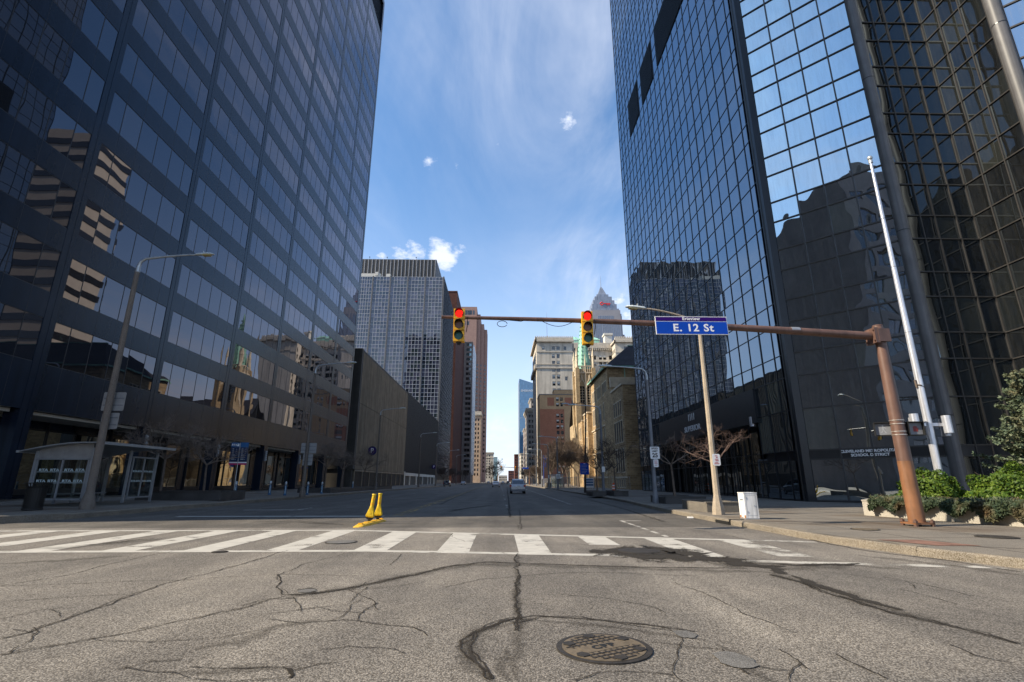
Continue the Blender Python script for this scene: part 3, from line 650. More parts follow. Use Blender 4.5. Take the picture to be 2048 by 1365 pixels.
CR = [
 (L((0,1172),(130,1152),(215,1130),(350,1102)), .028), (L((0,1278),(60,1263),(200,1215),(330,1168),(470,1133),(580,1101)), .034),
 (L((0,1310),(100,1292),(250,1268),(400,1235),(500,1213),(570,1193),(620,1190)), .032), (L((620,1190),(690,1180),(790,1158),(850,1145),(920,1130),(975,1125),(1060,1128)), .075),
 (L((1060,1128),(1150,1131),(1280,1135),(1380,1136),(1500,1138)), .05), (L((555,1150),(562,1165),(556,1175),(570,1190)), .03),
 (L((0,1174),(80,1171),(160,1168),(250,1163),(370,1161),(470,1153),(560,1150),(640,1151),(720,1152)), .018), (L((560,1150),(600,1132),(650,1118),(690,1108)), .022),
 (L((780,1131),(795,1118),(806,1108)), .018), (L((890,1175),(960,1160),(1040,1153),(1120,1147),(1220,1146),(1300,1150),(1400,1153)), .024),
 (L((1036,1108),(1034,1135),(1033,1160),(1035,1200),(1036,1235),(1036,1265)), .05), (L((1036,1237),(1000,1248),(950,1266),(930,1282),(925,1300),(945,1320),(975,1345),(985,1364)), .075),
 (L((1036,1240),(1075,1234),(1140,1236),(1210,1241),(1280,1250),(1350,1258),(1400,1266)), .05), (L((680,1241),(716,1243),(760,1250),(820,1255),(850,1265),(860,1276)), .016),
 (L((716,1241),(730,1222),(755,1205)), .014), (L((540,1240),(600,1247),(660,1243),(690,1241)), .014), (L((380,1335),(470,1338),(570,1335),(585,1340),(640,1328),(690,1328)), .016), (L((578,1338),(585,1352),(575,1364)), .04),
 (L((1540,1150),(1600,1165),(1650,1185),(1720,1205),(1780,1225),(1850,1240),(1930,1260),(2047,1292)), .055), (L((1350,1165),(1400,1185),(1440,1205),(1490,1228),(1560,1255),(1600,1270)), .016),
 (L((1670,1310),(1700,1325),(1740,1345),(1790,1364)), .028), (L((1770,1155),(1850,1172),(1930,1190),(2047,1210)), .018), (L((1600,1140),(1700,1150),(1780,1160)), .018), (L((1800,1180),(1860,1195),(1920,1212)), .014),
 (L((480,1213),(530,1200),(600,1195)), .02), (L((520,1230),(580,1224),(640,1217)), .012),
 (L((500,1045),(600,1043),(690,1050)), .06), (L((60,1071),(200,1069),(420,1066)), .02), (L((780,1085),(860,1083),(960,1085),(1080,1089),(1180,1090)), .012),
 (L((905,1067),(903,1075),(920,1080),(932,1084)), .018), (L((1095,981),(1180,1000),(1260,1022),(1330,1045)), .10), (L((880,1010),(900,1000),(960,975)), .06), (L((1036,1050),(1037,1060)), .02),
 (L((1020,1035),(1018,1010),(1016,990),(1014,975)), .07), (L((830,1050),(900,1048),(1000,1047),(1100,1048)), .03), (L((900,1024),(930,1018),(980,1012)), .12), (L((1500,1050),(1560,1063),(1640,1085),(1720,1100),(1790,1110),(1900,1122),(2047,1146)), .05),
]
def crack_lines(name, lines, m):
    V = []; F = []; E = []
    for li, (pts, w) in enumerate(lines):
        P = [Vector(p) for p in pts]
        for st in range(1 if w < .03 else (2 if w < .055 else 4)):
            off = rnd.gauss(0, w*.35) if st else 0.; tgt = 0.; hw = .01; cut = 0; prev = False; i = 0
            step = .045; base = min(.014, .005+w*.18)*(1 if st == 0 else .6)
            for a, b in zip(P[:-1], P[1:]):
                k = max(2, int((b-a).length/step)); t = (b-a).normalized(); nn = Vector((-t.y, t.x))
                for j in range(k):
                    if i % 5 == 0: tgt = rnd.gauss(0, .022+w*(.25 if st == 0 else .8))
                    off += (tgt-off)*.22+rnd.gauss(0, .006); hw += (base*rnd.uniform(.35, 1.7)-hw)*.5; i += 1
                    if st and cut <= 0 and rnd.random() < .02: cut = rnd.randint(6, 30)
                    cut -= 1
                    if cut > 0: prev = False; continue
                    c = a.lerp(b, j/k)+nn*off; z = .0060+li*.00004+st*.00015; b0 = len(V)
                    for s_, e_ in ((-1,1),(0,0),(1,1)): V.append((c.x+nn.x*hw*s_, c.y+nn.y*hw*s_, z)); E.append(e_*.55)
                    if prev: F += [(b0-3,b0-2,b0+1,b0), (b0-2,b0-1,b0+2,b0+1)]
                    prev = True
    me = bpy.data.meshes.new(name); me.from_pydata(V, [], F); me.materials.append(m)
    at = me.attributes.new('edge', 'FLOAT', 'POINT'); at.data.foreach_set('value', E); me.update()
    tag(link(name, me), kind='structure')
CR += [(L((0,1205),(120,1196),(260,1190)), .02), (L((640,1300),(700,1292),(760,1296),(820,1310)), .016), (L((1120,1190),(1200,1196),(1290,1210),(1340,1230)), .014), (L((230,1340),(300,1322),(380,1318)), .016), (L((1150,1364),(1200,1350),(1290,1345),(1360,1352)), .018), (L((1560,1300),(1600,1322),(1625,1345)), .014), (L((1900,1290),(1950,1310),(2040,1330)), .02), (L((700,1180),(740,1200),(760,1222)), .012), (L((0,1240),(80,1222),(160,1216)), .014),
 (L((1040,1060),(1042,1045),(1038,1020)), .03), (L((1150,1050),(1260,1056),(1380,1068)), .02), (L((250,1052),(380,1050),(520,1054)), .02), (L((1380,1060),(1450,1070),(1520,1086)), .02)]
for q in range(22):                                  # short side branches
    pts, w_ = CR[rnd.randrange(len(CR))]; i = rnd.randrange(len(pts)-1); a = Vector(pts[i]).lerp(Vector(pts[i+1]), rnd.random())
    if a.y > 13: continue
    d = (Vector(pts[i+1])-Vector(pts[i])).normalized(); an = rnd.choice((-1,1))*rnd.uniform(.5, 1.4); d = Vector((d.x*math.cos(an)-d.y*math.sin(an), d.x*math.sin(an)+d.y*math.cos(an))); br = [tuple(a)]
    for k in range(rnd.randint(2, 5)):
        d = (d+Vector((rnd.gauss(0,.24), rnd.gauss(0,.24)))).normalized(); a = a+d*rnd.uniform(.15,.4); br.append(tuple(a))
    CR.append((br, .008))
crack_lines('road_cracks', CR, M['crackline'])
ribbons('crack_seal', [(p_, w_) for p_, w_ in CR if w_ >= .045], M['stain_shadow'])
ST = [
 (L((560,1192),(620,1190),(690,1178),(780,1160),(850,1146),(950,1128)), .22), (L((900,1132),(1030,1130),(1150,1134),(1300,1138),(1420,1142),(1540,1146)), .30), (L((1190,1098),(1280,1104),(1360,1108),(1420,1118),(1500,1126),(1620,1132)), .40),
 (L((1400,1126),(1500,1134),(1600,1138),(1700,1132),(1800,1138)), .34), (L((1540,1146),(1620,1168),(1720,1200),(1800,1226),(1900,1250)), .28), (L((1034,1150),(1036,1200),(1036,1240),(1036,1300),(1036,1364)), .10),
 (L((1036,1242),(960,1262),(930,1290),(950,1330),(980,1364)), .16), (L((1050,1242),(1140,1246),(1240,1256),(1330,1268),(1420,1285)), .10), (L((1430,1290),(1470,1310),(1500,1335),(1540,1364)), .18),
 (L((390,1300),(470,1285),(560,1255),(640,1240)), .22), (L((360,1345),(480,1340),(600,1338)), .2), (L((0,1128),(120,1122),(260,1112)), .3), (L((1300,1285),(1400,1295),(1440,1300)), .12),
 (L((1700,1110),(1800,1120),(1900,1132),(2047,1152)), .22), (L((60,1098),(140,1096),(260,1085),(330,1078)), .3), (L((1020,1364),(1000,1330),(1010,1300)), .14),
]
ribbons('road_stains', ST, M['stain_shadow'])
BK = [
 (L((1185,1100),(1230,1103),(1300,1106),(1350,1104),(1410,1110)), 1.5), (L((1230,1112),(1300,1114),(1400,1117),(1480,1124)), .8), (L((1380,1112),(1450,1122),(1520,1131),(1560,1136)), .75), (L((1500,1134),(1545,1138),(1580,1150)), .36), (L((1560,1130),(1640,1131),(1720,1128)), .26),
 (L((1255,1096),(1330,1097),(1390,1103)), .10), (L((600,1184),(616,1180),(634,1184)), .24), (L((560,1192),(600,1190),(660,1184),(720,1173)), .06), (L((1580,1152),(1660,1180),(1720,1198),(1800,1222)), .16), (L((930,1290),(945,1318),(968,1340)), .05), (L((1440,1300),(1460,1325),(1500,1350)), .07),
 (L((1020,1243),(1040,1245),(1075,1238)), .06), (L((150,1092),(230,1086),(310,1077)), .10), (L((520,1048),(600,1046),(680,1050)), .10), (L((900,1022),(935,1017),(985,1011)), .22),
]
ribbons('broken_asphalt', BK, M['broken'])
g = MB()
for c, r, q in (((1470,1321),.20,1.9), ((1370,1270),.13,2.2), ((614,1183),.12,1.2)):
    cx, cy = W(*c); n = 18
    g.face([(cx+r*(1 if q < 1.5 else .8)*math.cos(2*math.pi*k/n)*rnd.uniform(.85,1.15), cy+r*math.sin(2*math.pi*k/n)*rnd.uniform(.85,1.15), .0085) for k in range(n)])
solo('asphalt_patches', g, M['patch'], kind='structure')

def Wp(*p): return [tuple(v*(CAM.z-.17)/CAM.z for v in W(*q)) for q in p]
_n = len(bpy.data.objects)
PS = [(Wp((1640,1038),(1760,1046),(1900,1056),(2047,1064)), .10), (Wp((1560,1047),(1640,1050),(1720,1050)), .22), (Wp((1700,1057),(1760,1058),(1820,1062)), .16), (Wp((1880,1066),(1960,1070),(2047,1073)), .2), (Wp((1560,1020),(1680,1024),(1800,1033)), .14), (Wp((1620,1066),(1720,1078),(1800,1090)), .18), (Wp((1900,1090),(1980,1095),(2047,1098)), .2)]  # first ribbon is a cast shadow line painted on the paving, the rest stains
ribbons('pavement_stains_and_shadow', PS, M['stain_shadow'])
for o_ in bpy.data.objects:
    if o_.name == 'pavement_stains_and_shadow': o_.location.z = .1715
# ------------------------------------------------------------------ left tower
rt = thing('office_tower', 'dark granite office tower with wide grey ribbon windows, filling the left of the picture', 'tower', (-27.5, 55, .5))
PX = -27.5; piers = [19.55+10.37*k for k in range(8)]; o = (PX, 17.4); u = (0, 1); WL = 92.5-17.4; TOP = 108.7; S0 = 8.22; FH = 4.3; HH = 2.71
wins = []; wl = []
for k in range(21):
    for b in range(7):
        a0 = piers[b]+.45-17.4; a1 = piers[b+1]-.45-17.4
        wins.append((a0, a1, S0+FH*k, S0+FH*k+HH))
mb = MB(); wall_face(mb, o, u, WL, 5.46, 98.4, wins, 0, .03)
wall_face(mb, o, u, WL, 98.4, TOP, [(piers[b]+.45-17.4, piers[b+1]-.45-17.4, 98.9, 107.4) for b in range(7)], 0, .5)
wall_face(mb, (-72, 17.4), (1, 0), 44.5, 0, TOP); wall_face(mb, (PX, 92.5), (-1, 0), 44.5, 5.46, TOP); wall_face(mb, (-72, 92.5), (0, -1), 75.1, 0, TOP)
mb.face([(-72,17.4,TOP),(PX,17.4,TOP),(PX,92.5,TOP),(-72,92.5,TOP)])
mb.face([(PX,17.4,5.46),(-30.6,17.4,5.46),(-30.6,92.5,5.46),(PX,92.5,5.46)], 0)
part('granite_cladding', mb, [M['granite']], rt)
for pz in piers:
    m = MB(); m.box(PX-.9, PX+.012, pz-.43, pz-.03, .45, TOP-.5); m.box(PX-.9, PX+.012, pz+.03, pz+.43, .45, TOP-.5); m.box(PX-.9, PX-.02, pz-.03, pz+.03, .45, TOP-.5)
    part('pier', m, M['granite'], rt)
m = MB(); m.box(PX-.62, PX-.55, 17.6, 92.3, 98.5, 107.9)
for k in range(93): m.box(PX-.55, PX-.40, 18+k*.8, 18.06+k*.8, 98.9, 107.4)
part('louvre_band', m, M['dark'], rt)
# ribbon windows: six lights each, the outer two narrower
cell = MB()
ws = [0, 1.2, 2.97, 4.735, 6.5, 8.27, 9.47]
for i in range(6): cell.face([(0,ws[i],0),(0,ws[i+1],0),(0,ws[i+1],HH),(0,ws[i],HH)], 0)
for a in ws[1:-1]: cell.box(-.02, .012, a-.028, a+.028, 0, HH, 1)
for z in (0, HH-.05): cell.box(-.02, .010, 0, 9.47, z, z+.05, 1)
lst = []
for k in range(21):
    for b in range(7):
        p = (PX-.025, piers[b]+.45, S0+FH*k); lst.append((rank((p[0], p[1]+4.7, p[2]+1.3), (1,0), 25), p))
lst.sort(key=lambda t: -t[0]); me = cell.mesh('ribbon_window', [M['glassL'], M['mull']]); rest = MB()
for i, (s, p) in enumerate(lst):
    if i < 100 and s > 0: link('ribbon_window', me, rt, Vector(p)-rt.location)
    else: rest.join(cell, p)
part('ribbon_window', rest, [M['glassL'], M['mull']], rt)['kind'] = 'stuff'
# the joints between the granite panels, with a drip streak below each window bar
m = MB()
for k in range(22):
    z0 = S0+FH*k-FH+HH if k else 5.5; z1 = S0+FH*k
    for b in range(7):
        for a in ws[1:-1]:
            y = piers[b]+.45+a; m.box(PX-.01, PX+.002, y-.011, y+.011, z0, z1)
part('panel_joint', m, M['mull'], rt)['kind'] = 'stuff'
# set-back ground floor
m = MB(); m.box(-31.2, -30.6, 17.6, 92.3, .4, 5.5); part('ground_floor_wall', m, M['granite'], rt)
for b in range(7):
    m = MB(); y0, y1 = piers[b]+.6, piers[b+1]-.6; m.box(-30.55, PX-.4, y0, y1, 5.25, 5.44); part('soffit_panel', m, M['soffit'], rt)
    m = MB(); n = 4; ys = [y0+(y1-y0)*i/n for i in range(n+1)]
    for i in range(n):
        if b in (3, 4) and i in (1,): continue
        m.face([(-30.54,ys[i],.95),(-30.54,ys[i+1],.95),(-30.54,ys[i+1],4.7),(-30.54,ys[i],4.7)], 0)
    for y in ys: m.box(-30.6, -30.46, y-.05, y+.05, .6, 5.2, 1)
    m.box(-30.6, -30.44, y0, y1, 4.65, 4.75, 1); m.box(-30.6, -30.44, y0, y1, .6, .95, 1)
    part('lobby_window', m, [M['lobby'], M['mull']], rt)
for b in range(2, 6):
    m = MB(); y = piers[b]
    for k in range(5): m.tube([(PX+.16,y,3.75+k*.23),(PX+.16,y,3.93+k*.23)], .085, 10)
    m.box(PX+.02, PX+.1, y-.05, y+.05, 3.7, 4.9); part('wall_light', m, M['sheltergrey'], rt)

# ------------------------------------------------------------------ right tower
rt = thing('glass_tower', 'black mirror glass tower with sawtooth corner filling the right of the picture', 'tower', (24, 50, .17))
TOPR = 112.0
zr = [.25, 2.8, 3.4, 6.13, 8.38]+[z for k in range(27) for z in (10.0+3.87*k, 12.25+3.87*k)]
s2 = 1/math.sqrt(2)
items = []
A = ((19.8, 72.6), (0, -1), 72.6-33.8)
colsA = sorted({0.0, A[2]-.5} | {72.6-(36.79+1.7175*k) for k in range(-1, 21) if 72.6-(36.79+1.7175*k) > .2})
LOUV = [(61.0,66.2), (54.1,59.3), (41.0,52.4)]
def pickA(i, j):
    y = 72.6-(colsA[i]+colsA[i+1])/2; z = (zr[j]+zr[j+1])/2
    if 38.4 < y < 62.5 and z < 8.38: return None
    if 2.8 < z < 3.4: return None
    if 52.5 < z < 58.7 and any(a < y < b for a, b in LOUV): return None
    return 0
curtain(rt, None, *A, colsA, zr, None, pickA, items)
B = ((19.8, 33.8), (s2, -s2), 7.92); colsB = [.55, 2.43, 4.16, 5.88, 7.6]
C_ = ((25.42, 28.2), (1, 0), 4.72); colsC = [.3, 1.2, 2.15, 3.54, 4.72]
D_ = ((30.14, 28.2), (0, -1), 4.3); colsD = [0, 1.25, 2.7, 4.1]
E_ = ((30.3, 23.74), (s2, -s2), 7.6); colsE = [.3, 2.1, 3.9, 5.7, 7.5]
for F, cc, k in ((B, colsB, 1), (C_, colsC, 2), (D_, colsD, 2), (E_, colsE, 1)):
    curtain(rt, None, *F, cc, zr, None, lambda i, j, k=k: None if abs(zr[j]-2.8) < .01 else k, items)
emit_panes(rt, items, [M['glassR'], M['glassD'], M['glassN']])
for F, cc, mm, wv, wh in ((A, colsA, 'dark', .05, .06), (B, colsB, 'grey_mull', .085, .085), (C_, colsC, 'dark_mull', .07, .08), (D_, colsD, 'dark_mull', .07, .07), (E_, colsE, 'grey_mull', .10, .10)):
    m = MB()
    if F is A:
        bars(m, *F, .2, TOPR, cc, zr, wv, wh, .018, 0, thick=lambda i: abs((72.6-cc[i]-36.79)/6.87-round((72.6-cc[i]-36.79)/6.87)) < .02)
    else: bars(m, *F, .2, TOPR, cc, zr, wv, wh, .06)
    part('mullion_grid', m, M[mm], rt)
m = MB()
for o_, u_, W_ in (B, C_, D_, E_): m.obox(fpt(o_,u_,0,2.82,.06), (u_[0]*W_,u_[1]*W_,0), (u_[1]*.08,-u_[0]*.08,0), (0,0,.56))
part('sign_band', m, M['dark'], rt)
m = MB()
for a, b in LOUV: m.box(19.79, 19.99, a+.06, b-.06, 52.65, 58.6)
for a, b in LOUV:
    for k in range(20): m.box(19.70, 19.79, a+.06, b-.06, 52.7+k*.295, 52.75+k*.295)
part('louvre_panel', m, M['dark'], rt)
core = MB(); core.prism([(20.0,72.5),(20.0,62.6),(20.0,34),(25.6,28.4),(30.35,28.4),(30.35,23.95),(35.8,18.5),(60,18.5),(60,72.5)], 8.3, TOPR)
core.prism([(20.0,72.5),(20.0,62.6),(22.6,62.6),(22.6,38.3),(20.0,38.3),(20.0,34),(25.6,28.4),(30.35,28.4),(30.35,23.95),(35.8,18.5),(60,18.5),(60,72.5)], .15, 8.3)
part('tower_core', core, M['dark'], rt)
m = MB(); m.obox((19.72,33.3,.17), (0,.62,0), (.5,0,0), (0,0,TOPR)); m.obox(fpt(B[0],B[1],-.05,.17,.2), (s2*.6,-s2*.6,0), (-s2*.34,-s2*.34,0), (0,0,TOPR)); part('corner_pier', m, M['dark'], rt)
for cx, cy in ((25.36, 28.24), (30.28, 23.78), (35.7, 18.4)):
    m = MB(); m.tube([(cx,cy,.1),(cx,cy,TOPR)], .36, 20); part('round_column', m, M['bronze'], rt, smooth=True)
    for k in range(9): m = MB(); m.tube([(cx,cy,5.0+k*11.6),(cx,cy,5.06+k*11.6)], .367, 20); part('column_joint', m, M['dark'], rt)
# entrance: black fascia over a deep recess
m = MB(); m.box(19.62, 20.1, 38.4, 62.5, 5.75, 8.36); part('entrance_fascia', m, M['dark'], rt)
m = MB(); m.box(20.1, 22.55, 38.45, 62.4, 5.8, 5.9); part('entrance_soffit', m, M['bronze'], rt)
for k in range(9):
    y = 43.4+k*2.1; m = MB(); m.tube([(20.9,y,.17),(20.9,y,5.8)], .075, 10); part('glazing_post', m, M['grey_mull'], rt, smooth=True)
m = MB()
for k in range(9): y = 42.4+k*2.1; m.face([(21.6,y+2.05,.2),(21.6,y,.2),(21.6,y,5.75),(21.6,y+2.05,5.75)], 0)
part('entrance_glazing', m, M['lobby'], rt)
m = MB(); y0, y1 = 39.9, 41.9; x = 21.2
m.box(x-.06, x+.06, y0-.12, y0, .17, 3.0); m.box(x-.06, x+.06, y1, y1+.12, .17, 3.0); m.box(x-.06, x+.06, y0-.12, y1+.12, 3.0, 3.14); m.box(x-.05, x+.05, y0, y1, 1.3, 1.36)
dr = part('entrance_door', m, M['greypole'], rt)
m = MB(); m.face([(x,y1,.2),(x,y0,.2),(x,y0,3.0),(x,y1,3.0)]); part('door_glass', m, M['lobby'], dr)
m = MB(); m.tube([(19.75,39.3,5.55),(19.75,39.3,6.3)], .22, 14); part('fascia_light', m, M['alu'], rt, smooth=True)
LW = M['signwhite']
lettering('number_lettering', '1111', .95, LW, Vector((19.60,51.6,7.75))-rt.location, (math.pi/2,0,-math.pi/2), rt, .02, .02)
lettering('name_lettering', 'SUPERIOR', .78, LW, Vector((19.60,51.6,6.62))-rt.location, (math.pi/2,0,-math.pi/2), rt, .02, .015, sx=1.25)
for s, z, al in (('CLEVELAND METROPOLITAN', 3.225, 0), ('SCHOOL DISTRICT', 2.985, 0)):
    p = fpt(B[0], B[1], 3.95, z, -.035)
    lettering('school_lettering', s, .225, M['signwhite'], Vector(p)-rt.location, (math.pi/2,0,-math.pi/4), rt, .02, .0085, sx=1.03)
# ------------------------------------------------------------------ left row beyond the tower
rt = thing('parking_garage', 'long low windowless garage, ribbed tan wall then black panels, beside the grey tower', 'garage', (-28.2, 165, .2))
X = -28.2
m = MB(); m.box(-70, X-.25, 100.4, 232, .2, 27.3, 0); m.box(-70, X+.05, 100.2, 101.3, 3.7, 27.6, 0); m.box(-70, X-.02, 101.3, 153.6, 27.0, 27.5, 0)
part('wall', m, M['conc'], rt)
m = MB()
for k in range(66): y = 101.6+k*.79; m.box(X-.25, X+.02, y, y+.40, 3.7, 16.5, 0); m.box(X-.25, X+.02, y, y+.40, 16.62, 27.0, 0)
part('rib_screen', m, M['rib'], rt)
m = MB(); m.box(X-.25, X-.1, 101.3, 153.6, 3.6, 27.0); part('screen_backing', m, M['ribgap'], rt)
m = MB(); m.box(X-.25, X, 153.7, 231.5, 3.8, 27.7, 0)
for k in range(110): y = 153.8+k*.705; m.box(X, X+.07, y, y+.3, 3.8, 27.6, 0)
part('black_panel', m, M['blk'], rt)
m = MB()
for k in range(10): m.box(X-.2, X+.1, 101.2+k*5.8, 101.5+k*5.8, .2, 3.6)
m.box(X-.2, X+.08, 101.2, 153.6, 3.3, 3.6); part('base_frame', m, M['rib'], rt)
m = MB(); m.box(X-.24, X-.1, 101.3, 153.5, .2, 3.3)
for k in range(40): m.box(X-.1, X-.05, 101.3, 153.5, .3+k*.075, .33+k*.075)
part('shutter', m, M['shutter'], rt)
m = MB(); m.box(X-.2, X+.12, 153.7, 155.2, .2, 4.2); m.box(X-.2, X+.12, 155.2, 226, 3.0, 3.9)
for y in (163, 176, 190, 204, 212, 222, 226): m.box(X-.2, X+.12, y, y+1.2, .2, 3.0)
part('white_base', m, M['whitec'], rt)
def garage_sign(y, z):
    m = MB(); m.tube([(X+.9,y-.08,z),(X+.9,y+.08,z)], .95, 28); m.box(X, X+.3, y-.05, y+.05, z-.1, z+.1)
    s = part('parking_sign', m, M['navy'], rt)
    r = MB(); r.tube([(X+.9,y-.09,z),(X+.9,y-.085,z)], .80, 28); r2 = part('sign_face', r, M['signpurple'], s)
    lettering('sign_letter', 'P', 1.35, M['signwhite'], Vector((X+.9,y-.10,z))-rt.location-s.location, (math.pi/2,0,0), s, .005, .03)
garage_sign(110.6, 7.7); garage_sign(215, 7.2)

rt = thing('grid_tower', 'office tower of small panes in a white grid, with a dark ribbed rooftop box', 'tower', (-50, 260, .2))
T = 98.8; o, u, Wd = (-70, 232.9), (1, 0), 41.8
pr = [6.8, 15.35, 23.95, 32.55]
cols = []
edges = [0]+pr+[41.3]
for a, b in zip(edges[:-1], edges[1:]): cols += [a+.35+(b-a-.7)*i/5 for i in range(6)]
rows = [T-3.85*k-q for k in range(25) for q in (0, 1.78)][::-1]
items = []
curtain(rt, None, o, u, Wd, cols, rows, None, lambda i, j: None if i % 6 == 5 else 0, items, inset=.05)
o2, u2, W2 = (-28.2, 232.9), (0, 1), 58
cols2 = [.5+1.66*i for i in range(36) if .5+1.66*i < 58]
curtain(rt, None, o2, u2, W2, cols2, rows, None, lambda i, j: 0, items, inset=.05)
emit_panes(rt, items, [M['glassG']])
m = MB(); bars(m, o, u, Wd, 2, T, cols, rows, .15, .17, .08); part('white_grid', m, M['whitealu'], rt)
m = MB(); bars(m, o2, u2, W2, 2, T, cols2, rows, .10, .13, .05); part('side_grid', m, M['mull'], rt)
m = MB(); m.box(-69.9, -28.4, 233.1, 290.9, .2, T-.1); part('core', m, M['dark'], rt)
for a in pr+[41.55]: m = MB(); m.box(-70+a-.28, -70+a+.28, 232.55, 233.0, .2, T+.3); part('pier', m, M['bronze'], rt)
m = MB(); m.box(-72, -33.4, 240, 285, T, 111.5, 0); part('rooftop_box', m, M['penth'], rt)
m = MB()
for k in range(21): m.box(-72+k*1.9, -71.78+k*1.9, 239.8, 240, T, 111.5)
for k in range(24): m.box(-33.4, -33.25, 240.3+k*1.9, 240.5+k*1.9, T, 111.5)
part('rooftop_rib', m, M['whitealu'], rt)
m = MB(); m.box(-70, -60, 234, 238, T, T+2.2); m.box(-62.5, -61.2, 233.6, 235, T+1, T+2.9); m.box(-57, -55, 233.6, 235.6, T, T+1.9); part('rooftop_unit', m, M['soffit'], rt)
m = MB()
for x, y in ((-68, 241), (-59, 241), (-44, 241)): m.tube([(x,y,111.5),(x,y,113.2)], .06, 6); m.box(x-.3, x+.2, y-.1, y+.1, 112.9, 113.3)
part('mast', m, M['mull'], rt)

rt = thing('brick_slab', 'plain dark red brick slab tower without windows behind the grid tower', 'tower', (-40, 340, .2))
m = MB(); shell(m, -45, -28.1, 303, 376, .2, 118); part('wall', m, M['redstone'], rt)
m = MB(); m.box(-45.2, -27.95, 302.8, 376.2, 118, 118.8); part('parapet', m, M['redstone'], rt)

rt = thing('granite_office', 'slim grey granite office with paired dark windows and a silver street side', 'office block', (-22, 376, .2))
m = MB(); wl = []; ws_ = []
for k in range(26):
    z = 7+k*3.78
    ws_ += [(1.2, 2.9, z, z+2.1), (4.6, 8.6, z, z+2.2)]
o, u = (-31, 375), (1, 0); wall_face(m, o, u, 9.6, .2, 105, ws_, 0, .3)
m.box(-31, -21.45, 375.4, 412, .2, 104.8, 0)
part('wall', m, M['greystone'], rt)
emit_windows(rt, [(o, u, a, b, c, d, .3, 'pair') for a, b, c, d in ws_ if c < 90], [M['win'], M['frame']])
emit_windows(rt, [(o, u, a, b, c, d, .3, 'pair') for a, b, c, d in ws_ if c >= 90], [M['winblue'], M['frame']])
m = MB()
for k in range(12): m.box(-21.44, -20.9+(.6 if k % 2 else 0)-.3, 375.2+k*3, 376.9+k*3, 6, 100+(k % 2)*3)
part('silver_fin', m, M['mirrorw'], rt)

rt = thing('small_cornice_office', 'narrow old limestone office with a bracketed cornice, dwarfed by taller towers', 'office block', (-20, 455, .2))
o, u = (-26, 450), (1, 0); ws_ = [(1.2+2.4*i, 2.4+2.4*i, 6+3.9*k, 8.2+3.9*k) for i in range(3) for k in range(13)]
m = MB(); wall_face(m, o, u, 8.7, .2, 58, ws_, 0, .3); o2, u2 = (-17.3, 450), (0, 1)
w2 = [(1.5+2.6*i, 2.8+2.6*i, 6+3.9*k, 8.2+3.9*k) for i in range(8) for k in range(13)]
wall_face(m, o2, u2, 24, .2, 58, w2, 0, .3); m.box(-26, -17.6, 450.4, 474, .2, 57.8)
part('wall', m, M['tanstone'], rt)
emit_windows(rt, [(o, u)+w+(.3,) for w in ws_]+[(o2, u2)+w+(.3,) for w in w2], [M['win'], M['frame']], 'plain')
m = MB(); m.box(-27, -16.4, 449, 475, 58, 59.2); m.box(-26.5, -16.9, 449.5, 474.5, 59.2, 61.5)
for k in range(10): m.box(-26.6+k, -26.2+k, 449.1, 450, 57.2, 58)
part('cornice', m, M['cornice'], rt)

rt = thing('stepped_tower', 'very tall stepped pink granite tower, highest on the left side of the street', 'tower', (-40, 640, .2))
m = MB(); steps = [(-70, -31.3, 219.8), (-31.3, -26.6, 210.4), (-26.6, -21.9, 198.2), (-21.9, -17.9, 191.5)]; ws_ = []
for i, (x0, x1, z) in enumerate(steps): m.box(x0, x1, 620+i*3.0, 665-i*3, .2, z)
part('wall', m, M['pinkstone'], rt)
wl = []
for k in range(4): wl.append(((-70, 619.95), (1, 0), 24+k*3.2, 26.2+k*3.2, 209, 215, -.02))
for k in range(6): wl.append(((-70, 619.95), (1, 0), 13+k*3.2, 15.2+k*3.2, 209, 215, -.02))
for k in range(3): wl.append(((-70, 619.95), (1, 0), 17+k*4.5, 20+k*4.5, 195, 200, -.02))
for j in range(26):
    z = 12+j*5.2
    wl.append(((-26.6, 625.9), (1, 0), .6, 2.2, z, z+2.2, -.02)); wl.append(((-21.9, 628.9), (1, 0), .8, 2.6, z, z+2.2, -.02)); wl.append(((-31.3, 622.9), (1, 0), .8, 2.8, z, z+2.2, -.02))
for j in range(20): wl.append(((-17.9, 629), (0, 1), 2, 5, 12+j*5.2, 14.4+j*5.2, -.02))
emit_windows(rt, wl, [M['win'], M['frame']], 'plain')

rt = thing('white_corner_office', 'small white stone office with cornice far down the street on the left', 'office block', (-16, 810, .2))
o, u = (-22, 800), (1, 0); ws_ = [(4.6, 6.2, 6+4*k, 8.6+4*k) for k in range(9)]+[(1.0, 2.4, 6+4*k, 8.6+4*k) for k in range(9)]
m = MB(); wall_face(m, o, u, 11.6, .2, 43, ws_, 0, .3); m.box(-22, -10.5, 800.4, 830, .2, 42.8); part('wall', m, M['lime'], rt)
emit_windows(rt, [(o, u)+w+(.3,) for w in ws_], [M['win'], M['frame']], 'plain')
m = MB(); m.box(-22.8, -9.6, 799, 831, 43, 44.8); m.box(-22.2, -10.2, 799.6, 831, 36, 36.7); part('cornice', m, M['cornice'], rt)
rt = thing('dark_slab_office', 'small dark green slab office beside the white corner office', 'office block', (-7, 840, .2))
m = MB(); shell(m, -10.3, -4.4, 835, 860, .2, 39); part('wall', m, M['conc'], rt)
m = MB(); m.box(-10.2, -4.3, 834.9, 834.99, 4, 38); part('glass_front', m, M['winblue'], rt)

